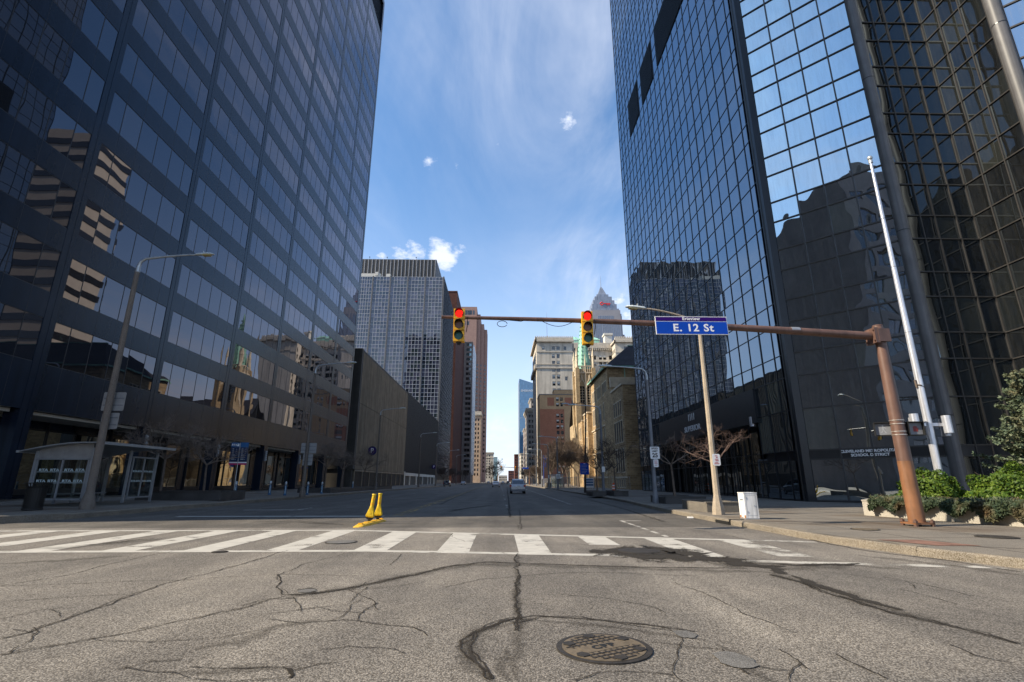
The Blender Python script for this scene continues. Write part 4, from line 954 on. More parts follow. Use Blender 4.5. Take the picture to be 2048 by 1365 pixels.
# ------------------------------------------------------------------ right row beyond the glass tower
rt = thing('stone_school', 'rough tan stone school with tall grouped windows, half in sun, next to the glass tower', 'school', (26, 100, .17))
m = MB(); tr = MB(); wl = []
def group(W, z0, z1, n, w, gap): 
    tot = n*w+(n-1)*gap; a = (W-tot)/2; return [(a+i*(w+gap), a+i*(w+gap)+w, z0, z1) for i in range(n)]
# near wing
o, u, Wf = (19.8, 89.2), (0, -1), 8.6
ws_ = group(Wf, 12.0, 14.3, 4, 1.0, .57)+group(Wf, 7.6, 11.0, 4, 1.15, .42)+group(Wf, 2.9, 6.5, 4, 1.15, .42)+group(Wf, .5, 1.7, 4, .8, .75)
wall_face(m, o, u, Wf, .1, 16.6, ws_, 0, .10); wl += [(o, u)+w+(.06,) for w in ws_]
wall_face(m, (19.8, 80.6), (1, 0), 30, .1, 16.6, [(8,9,3,6),(8,9,8,11)], 0, .3); m.face([(19.8,80.6,16.6),(50,80.6,16.6),(50,89.2,16.6),(19.8,89.2,16.6)])
wall_face(m, (50, 89.2), (-1, 0), 30.2, 15, 16.6)
tr.box(19.65, 49.9, 80.45, 80.75, 16.6, 16.95); tr.box(19.65, 19.98, 80.75, 89.3, 16.6, 16.95); tr.box(19.66, 19.8, 80.6, 89.2, 1.9, 2.15)
# main block with hipped roof
o, u, Wf = (20.8, 114.5), (0, -1), 18.4
ws_ = []
for cx in (3.4, 9.2, 15.0):
    for z0, z1 in ((18.2, 20.6), (13.2, 16.6), (8.2, 11.6), (3.0, 6.4)):
        for i in range(4): ws_.append((cx-2.0+i*1.05, cx-2.0+i*1.05+.72, z0, z1))
wall_face(m, o, u, Wf, .1, 23, ws_, 0, .10); wl += [(o, u)+w+(.06,) for w in ws_]
wall_face(m, (20.8, 96.1), (1, 0), 34, .1, 23, [(9.0,11.5,19.5,22)], 0, .3); wl.append(((20.8,96.1), (1,0), 9.0, 11.5, 19.5, 22, .3))
tr.box(20.6, 20.8, 96.1, 114.5, 12.0, 12.25); tr.box(20.6, 20.8, 96.1, 114.5, 7.0, 7.2); tr.box(20.55, 20.8, 96.1, 114.5, 2.0, 2.3)
# step between wings and the low wings beyond
m.box(19.9, 40, 89.2, 96.1, .1, 17.8); tr.box(19.8, 40, 89.2, 90.0, 17.8, 19.6)
o, u, Wf = (19.8, 120.2), (0, -1), 5.7
ws_ = group(Wf, 12.4, 15.2, 4, .55, .5)+group(Wf, 7.8, 11.0, 4, .6, .45)+group(Wf, 3, 6.4, 4, .6, .45)
wall_face(m, o, u, Wf, .1, 16.4, ws_, 0, .10); wl += [(o, u)+w+(.06,) for w in ws_]; wall_face(m, (19.8,114.5), (1,0), 8, .1, 16.4); m.face([(19.8,114.5,16.4),(30,114.5,16.4),(30,120.2,16.4),(19.8,120.2,16.4)])
o, u, Wf = (19.4, 126), (0, -1), 5.8
ws_ = group(Wf, 11, 13.8, 2, .6, .7)+group(Wf, 6.5, 9.5, 2, .6, .7)+group(Wf, 2.5, 5.2, 2, .6, .7)
wall_face(m, o, u, Wf, .1, 15.2, ws_, 0, .10); wl += [(o, u)+w+(.06,) for w in ws_]; wall_face(m, (19.4,120.2), (1,0), 8, .1, 15.2); m.face([(19.4,120.2,15.2),(30,120.2,15.2),(30,126,15.2),(19.4,126,15.2)])
tr.box(19.66, 30, 114.35, 114.6, 16.4, 16.7); tr.box(19.66, 19.9, 114.6, 120.2, 16.4, 16.7); tr.box(19.26, 30, 120.05, 120.3, 15.2, 15.5)
for o_, u_, a0, a1, z0, z1 in [w[:6] for w in wl]:
    n_ = (u_[1], -u_[0])
    for a, b, c, d in ((a0-.13, a0, z0-.12, z1+.16), (a1, a1+.13, z0-.12, z1+.16), (a0, a1, z1, z1+.16), (a0, a1, z0-.14, z0)):
        p_ = fpt(o_, u_, a, c, .02); tr.obox(p_, (u_[0]*(b-a), u_[1]*(b-a), 0), (n_[0]*.055, n_[1]*.055, 0), (0,0,d-c))
part('wall', m, M['school'], rt); part('stone_trim', tr, M['trim'], rt)
m = MB(); ez = 23.1
a, b, c, d = (20.3,95.6,ez), (55,95.6,ez), (55,115,ez), (20.3,115,ez); r1, r2 = (27.3,104,29.4), (55,104,29.4)
m.face([a, b, r2, r1]); m.face([c, d, r1, r2]); m.face([d, a, r1]); rf = part('roof', m, M['slate'], rt)
m = MB(); m.box(20.2, 54.9, 95.4, 95.6, 22.85, 23.15); m.box(20.1, 20.3, 95.4, 115.1, 22.85, 23.15); m.tube([(24.2,95.95,17),(24.2,95.95,22.9)], .08, 6); m.box(27.2, 55, 103.8, 104.2, 29.35, 29.55)
part('copper_gutter', m, M['copper'], rt)
emit_windows(rt, wl, [M['darkwin'], M['frame']], 'sash')

rt = thing('cathedral_tower', 'gothic sandstone church tower with pinnacles and a green copper spire', 'church', (26, 155, .2))
x0, x1, y0, y1 = 23.3, 28.3, 150, 156; m = MB(); wl = []
lanc = [(.65, 2.1, 23.8, 29.2), (2.9, 4.35, 23.8, 29.2)]
wall_face(m, (x0, y0), (1, 0), 5, .2, 34.5, lanc, 0, .6)
l2 = [(.9, 2.4, 23.8, 29.2), (3.6, 5.1, 23.8, 29.2)]
wall_face(m, (x0, y1), (0, -1), 6, .2, 34.5, l2, 0, .6); wall_face(m, (x1, y1), (-1, 0), 5, .2, 34.5); wall_face(m, (x1, y0), (0, 1), 6, .2, 34.5)
m.face([(x0,y0,34.4),(x1,y0,34.4),(x1,y1,34.4),(x0,y1,34.4)])
for cx in (x0, x1):
    for cy in (y0, y1):
        for zt, w in ((12, 1.0), (24, .80), (34.8, .56)): m.prism([(cx-w,cy-w),(cx+w,cy-w),(cx+w,cy+w),(cx-w,cy+w)], .2, zt)
part('wall', m, M['church'], rt)
emit_windows(rt, [((x0,y0),(1,0))+w+(.55,) for w in lanc]+[((x0,y1),(0,-1))+w+(.55,) for w in l2], [M['win'], M['frame']], 'lancet', name='louvred_opening')
m = MB()
for cx in (x0, x1):
    for cy in (y0, y1): m.tube([(cx,cy,34.6),(cx,cy,38.2),(cx,cy,38.4),(cx,cy,41.4)], [.42,.38,.48,.03], 8)
for cx, cy in ((25.8,y0), (25.8,y1), (x0,153), (x1,153)): m.tube([(cx,cy,23),(cx,cy,34.5),(cx,cy,36.5),(cx,cy,39.3)], [.22,.22,.26,.02], 6)
for i in range(4):
    for s in (0, 1):
        cx = x0+.4+i*.28 if s == 0 else x1-.4-i*.28
part('pinnacle', m, M['trim'], rt)
m = MB()
for k in range(7): m.box(x0+.5+k*.65, x0+.72+k*.65, y0-.15, y0+.05, 33.4, 35.2); m.box(x0-.15, x0+.05, y0+.5+k*.78, y0+.72+k*.78, 33.4, 35.2)
m.box(x0, x1, y0-.18, y0+.08, 35.2, 35.5); m.box(x0-.18, x0+.08, y0, y1, 35.2, 35.5); m.box(x0, x1, y0-.2, y0, 33.1, 33.4); m.box(x0-.2, x0, y0, y1, 33.1, 33.4)
part('parapet', m, M['trim'], rt)
for cx in (24.65, 26.95):
    m = MB(); m.tube([(cx-1.0,y0-.12,28.6),(cx-.72,y0-.12,30.2),(cx-.2,y0-.12,31.0),(cx,y0-.12,32.6)], .13, 5); m.tube([(cx+1.0,y0-.12,28.6),(cx+.72,y0-.12,30.2),(cx+.2,y0-.12,31.0),(cx,y0-.12,32.6)], .13, 5)
    m.tube([(cx,y0-.02,23.9),(cx,y0-.02,29)], .07, 5)
    for k in range(6): m.box(cx-.7, cx+.7, y0+.2, y0+.3, 24.2+k*.8, 24.35+k*.8)
    part('tracery', m, M['trim'], rt)
m = MB(); m.tube([(25.8,153,33.4),(25.8,153,35.0),(25.8,153,52.5)], [2.6,2.4,.05], 8, rot=math.pi/8)
sp = part('spire', m, M['copper'], rt)
m = MB()
for k in range(8):
    an = math.pi/8+k*math.pi/4
    for j in range(12): r = 2.4*(1-j/13.); z = 35+17.5*j/13.; m.box(25.8+r*math.cos(an)-.14, 25.8+r*math.cos(an)+.14, 153+r*math.sin(an)-.14, 153+r*math.sin(an)+.14, z, z+.35)
part('crocket', m, M['copper'], sp)
rt = thing('church_nave', 'low stone church nave with buttresses behind the bare trees', 'church', (26, 165, .2))
m = MB(); m.box(23.6, 60, 156.6, 172, .2, 19); m.box(21.6, 22.4, 150, 151.2, .2, 17); m.prism([(20.9,147.5),(22.8,147.5),(22.8,149),(20.9,149)], .2, 13.5); m.tube([(21.8,148.2,13.5),(21.8,148.2,17.5)], [.7,.03], 8)
for k in range(3): m.box(22.8, 23.6, 158+k*5, 159+k*5, .2, 14)
part('wall', m, M['church'], rt)
m = MB(); m.face([(23.4,156.4,19),(60,156.4,19),(60,164,27),(23.4,164,27)]); m.face([(60,172.2,19),(23.4,172.2,19),(23.4,164,27),(60,164,27)]); part('roof', m, M['slate'], rt)

rt = thing('brick_hotel', 'square brick hotel with tan top and red body, before the limestone office', 'hotel', (32, 285, .2))
o, u, Wf = (21.6, 276), (1, 0), 26; m = MB()
ws_ = [(9.0+2.25*i, 10.55+2.25*i, 4.5+3.05*k, 6.5+3.05*k) for i in range(2) for k in range(14)]+[(20.6, 22.2, 4.5+3.05*k, 6.5+3.05*k) for k in range(14)]
wall_face(m, o, u, 13.4, .2, 39.6, [w for w in ws_ if w[1] < 13.4 and w[3] < 39.6], 0, .25)
part('red_wall', m, M['redbrick'], rt)
m = MB(); wall_face(m, o, u, 26, 39.6, 47.6, [w for w in ws_ if w[2] > 39.6]+[(4.2,8.0,41.4,46),(13.8,17.6,41.4,46)], 0, .25)
wall_face(m, (35, 276), (1, 0), 12.6, .2, 39.6, [(w[0]-13.4, w[1]-13.4, w[2], w[3]) for w in ws_ if w[0] > 13.4 and w[3] < 39.6], 0, .25)
wall_face(m, (21.6, 292), (0, -1), 16, .2, 47.6); m.box(21.7, 47.5, 276.4, 292, .2, 47.3); m.box(29.9, 46, 279, 288, 47.3, 50.7)
part('tan_wall', m, M['tanbrick'], rt)
for q in (25.82, 35.42): m = MB(); m.box(q, q+3.76, 276.1, 276.2, 41.4, 46); part('brick_panel', m, M['redbrick'], rt)
m = MB(); m.box(21.4, 47.8, 275.8, 276.05, 47.4, 47.9); m.box(21.3, 21.6, 276.05, 292.2, 47.4, 47.9); m.box(29.8, 46.1, 278.9, 288.1, 50.7, 51); part('coping', m, M['frame'], rt)
emit_windows(rt, [(o, u)+w+(.22, rnd.choice(['sash','blind','sash','blind'])) for w in ws_], [M['win'], M['frame'], M['blind']])

rt = thing('limestone_office', 'great pale limestone office block with carved cornices and three wings', 'office block', (50, 320, .2))
m = MB(); cn = MB(); wl = []
o, u = (22.4, 306), (1, 0)
cols_ = (9.6, 12.6)
ws_ = [(c, c+2.0, 6+4.35*k, 8.7+4.35*k) for c in cols_ for k in range(17)]+[(3.4,5.0,81.0,83.3), (9.6,11.6,81.0,83.3), (12.6,14.6,81.0,83.3), (17.2,18.8,81.0,83.3), (17.5,19.2,61.5,64)]
ws_ = [w for w in ws_ if not (w[2] > 79 and w[2] < 81)]; ws_ = [w for w in ws_ if w[3] < 79.3 or w[2] >= 81]
wall_face(m, o, u, 22.6, .2, 86, ws_, 0, .35); wl += [(o, u)+w+(.3, rnd.choice(['sash','blind'])) for w in ws_]
wall_face(m, (22.4, 345), (0, -1), 39, .2, 86, [], 0, .3); m.box(22.8, 44.9, 306.5, 345, .2, 86.5)
# recessed centre
o2 = (45, 316); w2 = [(1.5+3.3*i+(.55 if i % 2 else 0), 3.4+3.3*i+(.55 if i % 2 else 0), 5+4.25*k, 7.7+4.25*k) for i in range(8) for k in range(18)]
wall_face(m, o2, u, 27.2, .2, 86, [], 0, .3)
wl += [(o2, u)+w+(-.04, rnd.choice(['sash','blind'])) for w in w2]
o3 = (72.2, 306); w3 = [(9.6+3*i, 11.4+3*i, 6+4.35*k, 8.7+4.35*k) for i in range(2) for k in range(17)]
wall_face(m, o3, u, 22, .2, 86, [(5.5,7.5,80.6,83.5)], 0, .35); wl.append((o3, u, 5.5, 7.5, 80.6, 83.5, .3, 'sash'))
ol, ul = (72.2, 316), (0, -1); wall_face(m, ol, ul, 10, .2, 86, [], 0, .3)
wl += [(ol, ul, 1.2+3*i, 2.6+3*i, 50+4.25*k, 52.6+4.25*k, -.04, 'sash') for i in range(3) for k in range(8)]
m.box(72.5, 94, 306.5, 345, .2, 86.5); m.box(45, 72, 316.4, 345, .2, 86.5)
part('wall', m, M['lime'], rt)
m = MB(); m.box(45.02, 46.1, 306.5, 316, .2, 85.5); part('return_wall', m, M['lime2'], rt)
def cor(x0, x1, y, z, d, h): cn.box(x0, x1, y-d, y+.4, z, z+h)
cor(21.4, 46, 306, 86, 1.6, 1.3); cor(21.8, 45.6, 306, 87.3, 1.0, 1.6); cor(45, 72.2, 316, 84.5, 1.2, 1.2); cor(45, 72.2, 316, 85.7, .7, 2.2); cor(71.4, 95, 306, 86, 1.6, 1.3); cor(72, 94.6, 306, 87.3, 1.0, 1.6)
cor(22.3, 45.1, 306, 79.4, .35, .7); cor(22.2, 45.2, 306, 69, .45, .6); cor(22.2, 45.2, 306, 71.4, .3, .5); cor(72.1, 94.3, 306, 79.4, .35, .7); cor(45, 72.2, 316, 75.6, .4, .8); cor(45, 72.2, 316, 54.6, .4, 1.6)
for k in range(19): cn.box(21.7+k*1.28, 22.3+k*1.28, 305.1, 306, 88.9, 89.8)
for k in range(18): cn.box(72.2+k*1.28, 72.8+k*1.28, 305.1, 306, 88.9, 89.8)
for k in range(20): cn.box(45.6+k*1.34, 46.3+k*1.34, 314.9, 316, 83.2, 84.5)
cn.box(20.8, 22.4, 304.4, 345, 86, 87.3); cn.box(21.4, 22.4, 305, 345, 87.3, 88.9); cn.box(21.0, 22.4, 305.6, 345, 69, 71.6); cn.box(71.2, 72.2, 304.4, 316, 86, 87.3)
for k in range(26): cn.box(45.2+k*1.04, 45.5+k*1.04, 316-.12, 316.02, 5, 75)if k % 3 == 0 else None
part('cornice', cn, M['cornice'], rt)
emit_windows(rt, wl, [M['win'], M['frame'], M['blind']])
m = MB(); m.box(45, 94, 317.5, 345, 86, 89.0); m.box(45.8, 53, 322, 334, 89, 92); m.box(54.5, 66, 322, 336, 89, 92.5)
part('attic', m, M['lime'], rt)
m = MB()
for a, b, c_, d_ in ((46, 53, 322, 334), (54.5, 66, 322, 336)):
    m.face([(a-.4,c_-.4,92.2),(b+.4,c_-.4,92.2),(b-2,(c_+d_)/2-1,95.6),(a+2,(c_+d_)/2-1,95.6)]); m.face([(b+.4,c_-.4,92.2),(b+.4,d_,92.2),(b-2,(c_+d_)/2+1,95.6),(b-2,(c_+d_)/2-1,95.6)]); m.face([(a-.4,d_,92.2),(a-.4,c_-.4,92.2),(a+2,(c_+d_)/2-1,95.6),(a+2,(c_+d_)/2+1,95.6)]); m.face([(a+2,(c_+d_)/2-1,95.6),(b-2,(c_+d_)/2-1,95.6),(b-2,(c_+d_)/2+1,95.6),(a+2,(c_+d_)/2+1,95.6)])
    m.box(a+.5, b-.5, c_-.15, c_-.02, 89.4, 91.8)
part('copper_roof', m, M['copper'], rt)
m = MB(); m.box(69, 73.5, 320, 326, 88, 95); m.box(68.4, 74.2, 319.3, 326.5, 95, 96.2); part('rooftop_hut', m, M['soffit'], rt)
m = MB(); m.tube([(29.8,312,86),(29.8,312,108)], [.16,.05], 6); part('mast', m, M['frame'], rt)

def plain_block(name, label, cat, x0, x1, y0, y1, h, wallm, wins=(), corn=None, sides=(), kind='plain'):
    rt = thing(name, label, cat, ((x0+x1)/2, (y0+y1)/2, .2)); m = MB()
    o, u = (x0, y0), (1, 0); wall_face(m, o, u, x1-x0, .2, h, wins, 0, .3)
    ow, uw = (x0, y1), (0, -1); wall_face(m, ow, uw, y1-y0, .2, h, sides, 0, .3)
    wall_face(m, (x1, y0), (0, 1), y1-y0, .2, h); wall_face(m, (x1, y1), (-1, 0), x1-x0, .2, h)
    m.face([(x0,y0,h),(x1,y0,h),(x1,y1,h),(x0,y1,h)])
    part('wall', m, wallm, rt)
    if wins or sides: emit_windows(rt, [(o, u)+w+(.28,) for w in wins]+[(ow, uw)+w+(.28,) for w in sides], [M['win'], M['frame']], kind, cap=60)
    if corn:
        c = MB(); c.box(x0-corn, x1+corn, y0-corn, y1+corn, h, h+corn*.9); c.box(x0-corn*.5, x1+corn*.5, y0-corn*.5, y1+corn*.5, h-corn*.9, h); part('cornice', c, M['cornice'], rt)
    return rt
gw = lambda n, k, w, z, dx, dz, x0: [(x0+dx*i, x0+dx*i+w, z+dz*j, z+dz*j+dz*.55) for i in range(n) for j in range(k)]
plain_block('old_cornice_office', 'narrow stone office with a heavy dark cornice, right of the blue tower', 'office block', 21.6, 34, 400, 440, 56, M['lime2'], gw(3, 12, 1.5, 5, 2.2, 4.1, .8), 1.6, gw(9, 12, 2.0, 5, 4.2, 4.1, 1.5))
plain_block('stepped_stone_top', 'plain stone block rising just behind the heavy dark cornice', 'office block', 26, 45, 432, 460, 70, M['lime2'], gw(3, 3, 2, 58, 3.4, 4, 1.0), .8)
plain_block('brown_office', 'brown office with small windows beyond the heavy-corniced stone office', 'office block', 22.5, 36, 470, 500, 48, M['greystone'], gw(3, 10, 1.4, 5, 2, 4, .7), .8, gw(7, 10, 2, 5, 4, 4, 1))
plain_block('low_limestone_office', 'low pale limestone office with a pitched gable, farthest on the right kerb', 'office block', 20.8, 34, 520, 560, 28, M['lime'], gw(3, 6, 1.4, 4, 2.2, 3.8, .6), .8, gw(8, 6, 2, 4, 4.6, 3.8, 1.5))
plain_block('old_brick_office', 'slim dark old brick office standing left of the blue glass tower', 'office block', 19.6, 25.6, 700, 730, 36.5, M['maroon'], gw(3, 8, 1.0, 4, 1.8, 4, .6), .5)
plain_block('far_low_block', 'low pale block closing the end of the street', 'building', -3, 16, 1150, 1180, 14, M['lime'], gw(6, 2, 1.8, 3, 3, 5, .8))
plain_block('far_tan_block', 'low tan block at the end of the street, left of the pale one', 'building', -30, -4, 1100, 1130, 19, M['tanstone'], gw(7, 3, 2, 3, 3.4, 5, 1))
plain_block('far_brown_block', 'low brown block at the end of the street, behind the right kerb trees', 'building', 17, 40, 1050, 1080, 22, M['maroon'], gw(6, 4, 2, 3, 3.4, 5, 1))

rt = thing('blue_glass_tower', 'blue glass skyscraper with a slanted top and white lettering', 'tower', (45, 670, .2))
def slant(x): return 131-(x-24.7)*.315
X0, X1, Y0, Y1 = 24.7, 70, 650, 695
m = MB(); m.prism([(X0,Y0),(X1,Y0),(X1,Y1),(X0,Y1)], .2, 0, ztop=lambda p: slant(p[0])); part('core', m, M['blueglass'], rt)
items = []
for i in range(22):
    for j in range(33):
        a0, a1 = i*2.05+.05, (i+1)*2.05-.05; z0 = 2+j*3.9; z1 = min(z0+3.7, slant(X0+a1)-.4)
        if z1-z0 > .8: items.append(((X0, Y0-.1), (1, 0), a0, a1, z0, z1, 0, 0))
emit_panes(rt, items, [M['blueglass']])
m = MB()
for j in range(33):
    if j in (8, 20): m.box(X0-.2, X1, Y0-.35, Y0-.1, 1.9+j*3.9-.4, 2.1+j*3.9)
m.box(X0-.3, X0-.05, Y0-.3, Y1, .2, 131)
part('floor_band', m, M['galv'], rt)
lettering('roof_lettering', 'SHERWIN-WILLIAMS', 3.9, M['signwhite'], Vector((26.4, Y0-.8, 115))-rt.location, (math.pi/2,0,0), rt, .1, .16, align='LEFT', sx=1.05)

rt = thing('spired_skyscraper', 'tallest skyscraper, pale stone with a stepped pointed steel crown and red key emblem', 'tower', (155, 730, .2))
m = MB(); kx = 154.5
m.box(127.5, 181, 704, 756, .2, 208); m.box(131, 178, 702, 756, .2, 236); m.box(133, 176, 701, 752, .2, 245)
part('wall', m, M['keystone'], rt)
m = MB()
for i, x in enumerate([132.5+k*2.65 for k in range(17)]):
    m.box(x-.75, x+.75, 700.8, 701.2, 4, 236 if 3 < i < 13 else 230)
for k in range(9): m.box(127.3, 127.6, 706+k*5, 708.5+k*5, 4, 205); m.box(132.8, 133.1, 704+k*5, 706.5+k*5, 4, 240)
part('window_strip', m, M['keywin'], rt)
m = MB()
for x0, x1, z in ((131,178,240),(133.5,175.5,249),(136,173,257),(138.5,170.5,264),(141.5,167.5,271),(145.5,163.5,276)): d = (x1-x0)/2; m.box(x0, x1, 727-d, 727+d, 200, z)
m.tube([(kx,727,268),(kx,727,280),(kx,727,288),(kx,727,292)], [14,7.5,3.2,.6], 4, rot=math.pi/4); m.tube([(kx,727,290),(kx,727,310)], [.5,.12], 6)
for k in range(9): m.box(138+k*4, 138.7+k*4, 726-(247-z if 0 else 19.8), 727, 236, 249)
part('crown', m, M['keymetal'], rt)
m = MB(); zc = 257.5
for s in range(4):
    an = s*math.pi/2
    p = [(150.6+2.6*math.cos(an), zc+2.6*math.sin(an)), (150.6+2.6*math.cos(an+math.pi/2), zc+2.6*math.sin(an+math.pi/2))]
    m.tube([(p[0][0],708,p[0][1]),(p[1][0],708,p[1][1])], .75, 4)
m.box(153, 163.5, 707.4, 708.4, zc-.6, zc+.6); m.box(158, 159.3, 707.4, 708.4, zc-2.6, zc-.6); m.box(161, 162.3, 707.4, 708.4, zc-2.6, zc-.6)
part('key_emblem', m, M['redlogo'], rt)
m = MB(); m.tube([(132.6,720,250),(132.6,722,250)], 1.5, 12); m.tube([(131.6,716,247),(131.6,718,247)], 1.2, 12); m.tube([(141,712,251),(141,713,251)], 1.2, 12); part('dish', m, M['signwhite'], rt)

# blocks that the mirror glass shows although they stand outside the picture
rt = thing('banded_tower', 'pale tower with dark window bands, seen only as a reflection in the grey ribbon windows', 'tower', (72, 124, .2))
m = MB(); shell(m, 53.5, 92, 118, 131, .2, 92); part('wall', m, M['bandtan'], rt)
for k in range(20): m = MB(); m.box(53.3, 92.2, 117.8, 131.2, 4+4.4*k, 5.7+4.4*k); part('window_band', m, M['darkband'], rt)
rt = thing('corner_block', 'dark block across the side street, seen only as a reflection in the mirror glass corner', 'tower', (-45, -35, .2))
m = MB(); wl = []; o, u = (-28, -62), (0, 1); w_ = [(1.2+4.2*i, 4.4+4.2*i, 5+4.2*k, 7.4+4.2*k) for i in range(12) for k in range(12)]
wall_face(m, o, u, 52, .1, 58, w_, 0, .3); m.box(-70, -28.4, -62, -10.3, .1, 57.9); part('wall', m, M['greystone'], rt)
emit_windows(rt, [(o, u)+w+(.28,) for w in w_], [M['glassG'], M['frame']], 'pair')
# ------------------------------------------------------------------ manholes and small things in the ground
def manhole(label, x, y, r, rz, detail=False, z=0.0, rim='iron', top='iron'):
    rt = thing('manhole_cover', label, 'manhole cover', (x, y, z), None, rz)
    m = MB(); m.tube([(0,0,-.02),(0,0,.012)], r, 40); part('rim', m, M[rim], rt, world=False)
    m = MB(); m.tube([(0,0,.012),(0,0,.016)], r*.88, 40); p = part('plate', m, M[top], rt, world=False)
    if detail:
        m = MB()
        for k in range(-5, 6):
            q = k*r*.155; h = math.sqrt(max((r*.80)**2-q*q, 0))
            if abs(k) > 1: m.box(-h, h, q-.008, q+.008, .016, .0205)
        for k in range(-5, 6):
            q = k*r*.155; h = math.sqrt(max((r*.80)**2-q*q, 0))
            for a, b in ((-h, -r*.20), (r*.20, h)):
                if b > a: m.box(q-.008, q+.008, a, b, .0165, .020)
        part('cast_pattern', m, M['iron'], rt, world=False)
        m = MB(); m.box(-r*.56, r*.56, -r*.185, r*.185, .016, .019); part('name_plate', m, M['ironl'], rt, world=False)
        for k in range(6):
            a = k*math.pi/3+.3; m = MB(); m.tube([(r*.74*math.cos(a), r*.74*math.sin(a), .016),(r*.74*math.cos(a), r*.74*math.sin(a), .024)], r*.14, 6); part('pick_hole_boss', m, M['iron'], rt, world=False)
        lettering('cast_lettering', 'CPP', .12, M['visor'], (0,0,.020), (0,0,0), rt, .002, .006, spacing=1.25)
    return rt
manhole('large round iron manhole cover with cast grid and letters in the near asphalt', .93, 5.02, .42, rad(28), True, top='ironl')
manhole('dark sunken manhole cover in the broken right part of the crosswalk', 2.96, 11.45, .44, .2)
manhole('flat manhole cover between two crosswalk stripes, in front of the yellow posts', -3.85, 13.2, .38, .5, rim='iron', top='patch')
manhole('smallest iron cover, on the near crosswalk line at left', -5.86, 11.5, .16, .1)
manhole('rusty oval cover in the right pavement left of the brown signal pole', 9.9, 14.3, .34, .1, z=.172, top='ironl')
manhole('dark cover in the right pavement nearest the right picture edge', 11.6, 12.3, .40, .3, z=.172)
m = MB(); m.box(7.78, 8.02, 18.0, 19.1, .0, .10, 0); m.box(7.80, 8.3, 17.95, 18.0, .02, .185, 0)
solo('storm_drain', m, M['visor'], 'dark kerb inlet cut into the right kerb beside the white cabinet', 'drain')
m = MB(); m.prism([(7.55,21.2),(7.75,21.15),(7.8,21.4),(7.6,21.45)], .006, .05); solo('paper_litter', m, M['signwhite'], 'scrap of white paper lying against the right kerb', 'litter')

# ------------------------------------------------------------------ mast arm with signals and street name sign
MX, MY = 12.25, 15.4
def mast_arm(label, arm_len=14.1):
    rt = thing('mast_arm_pole', label, 'traffic pole', (0,0,0))
    def prt(n, mb, mm, r=rt, smooth=False): return part(n, mb, M[mm], r, smooth, world=False)
    m = MB(); m.tube([(0,0,.06),(0,0,1.85)], [.215,.198], 20); prt('lower_pole', m, 'steelr', smooth=True)
    m = MB(); m.tube([(0,0,1.85),(0,0,6.12)], [.197,.150], 20); prt('upper_pole', m, 'steelb', smooth=True)
    m = MB(); m.tube([(0,0,6.12),(0,0,6.15)], [.158,.14], 20); prt('pole_cap', m, 'steeld')
    m = MB(); m.box(-.29, .29, -.29, .29, .055, .105); bp = prt('base_plate', m, 'steelr')
    for sx in (-1, 1):
        for sy in (-1, 1):
            m = MB(); m.tube([(sx*.25,sy*.25,-.01),(sx*.25,sy*.25,.20)], .032, 8); m.tube([(sx*.25,sy*.25,.105),(sx*.25,sy*.25,.165)], .066, 6); m.tube([(sx*.25,sy*.25,.0),(sx*.25,sy*.25,.05)], .062, 6); prt('anchor_bolt', m, 'steeld', bp)
    z0, z1 = 5.78, 6.33
    P = [(-.18-(arm_len-.18)*t, 0, z0+(z1-z0)*t+.10*math.sin(math.pi*t)) for t in [k/14 for k in range(15)]]
    m = MB(); m.tube(P, [.135-.085*k/14 for k in range(15)], 14); arm = prt('arm', m, 'steelb', smooth=True)
    m = MB(); m.tube([P[-1], (P[-1][0]-.05, 0, P[-1][2])], .062, 10); prt('end_cap', m, 'steeld', arm)
    m = MB(); a, b = P[2], P[3]; m.tube([(a[0]-.45,-.012,a[2]+.05),(a[0]-.72,-.012,a[2]+.055)], .112, 10); prt('pale_patch', m, 'signback', arm)
    m = MB(); m.box(-.30, -.16, -.22, .22, 5.52, 6.02); m.box(-.19, .19, -.23, -.15, 5.56, 5.98); m.box(-.19, .19, .15, .23, 5.56, 5.98); cl = prt('arm_clamp', m, 'steelb')
    for sy in (-.18, .18):
        for zz in (5.6, 5.94): m = MB(); m.tube([(-.34,sy,zz),(-.12,sy,zz)], .025, 6); prt('clamp_bolt', m, 'steeld', cl)
    for zz in (2.62, 2.72, 2.95, 3.06): m = MB(); m.tube([(0,0,zz),(0,0,zz+.022)], .199, 20); prt('strap', m, 'band')
    m = MB(); c = Vector(P[12]); q = []
    for k in range(15): t = k/14*2*math.pi*.94; q.append((c.x+.16*math.cos(t)-.1, -.03, c.z-.19+.10*math.sin(t)))
    m.tube(q, .011, 5); m.tube([(c.x+.15, -.03, c.z-.07),(c.x+.5,-.03,c.z-.10),(c.x+.7,0,c.z-.04)], .011, 5)
    q = []
    for k in range(9): t = k/8; q.append((P[11][0]+.2+1.0*t, -.03, P[11][2]-.08-.16*math.sin(math.pi*t)))
    m.tube(q, .010, 5); prt('loose_wire', m, 'rubber', arm)
    return rt
mast = mast_arm('rust brown signal pole on the right pavement, its long arm reaching over the road'); mast.location = (MX, MY, .17)

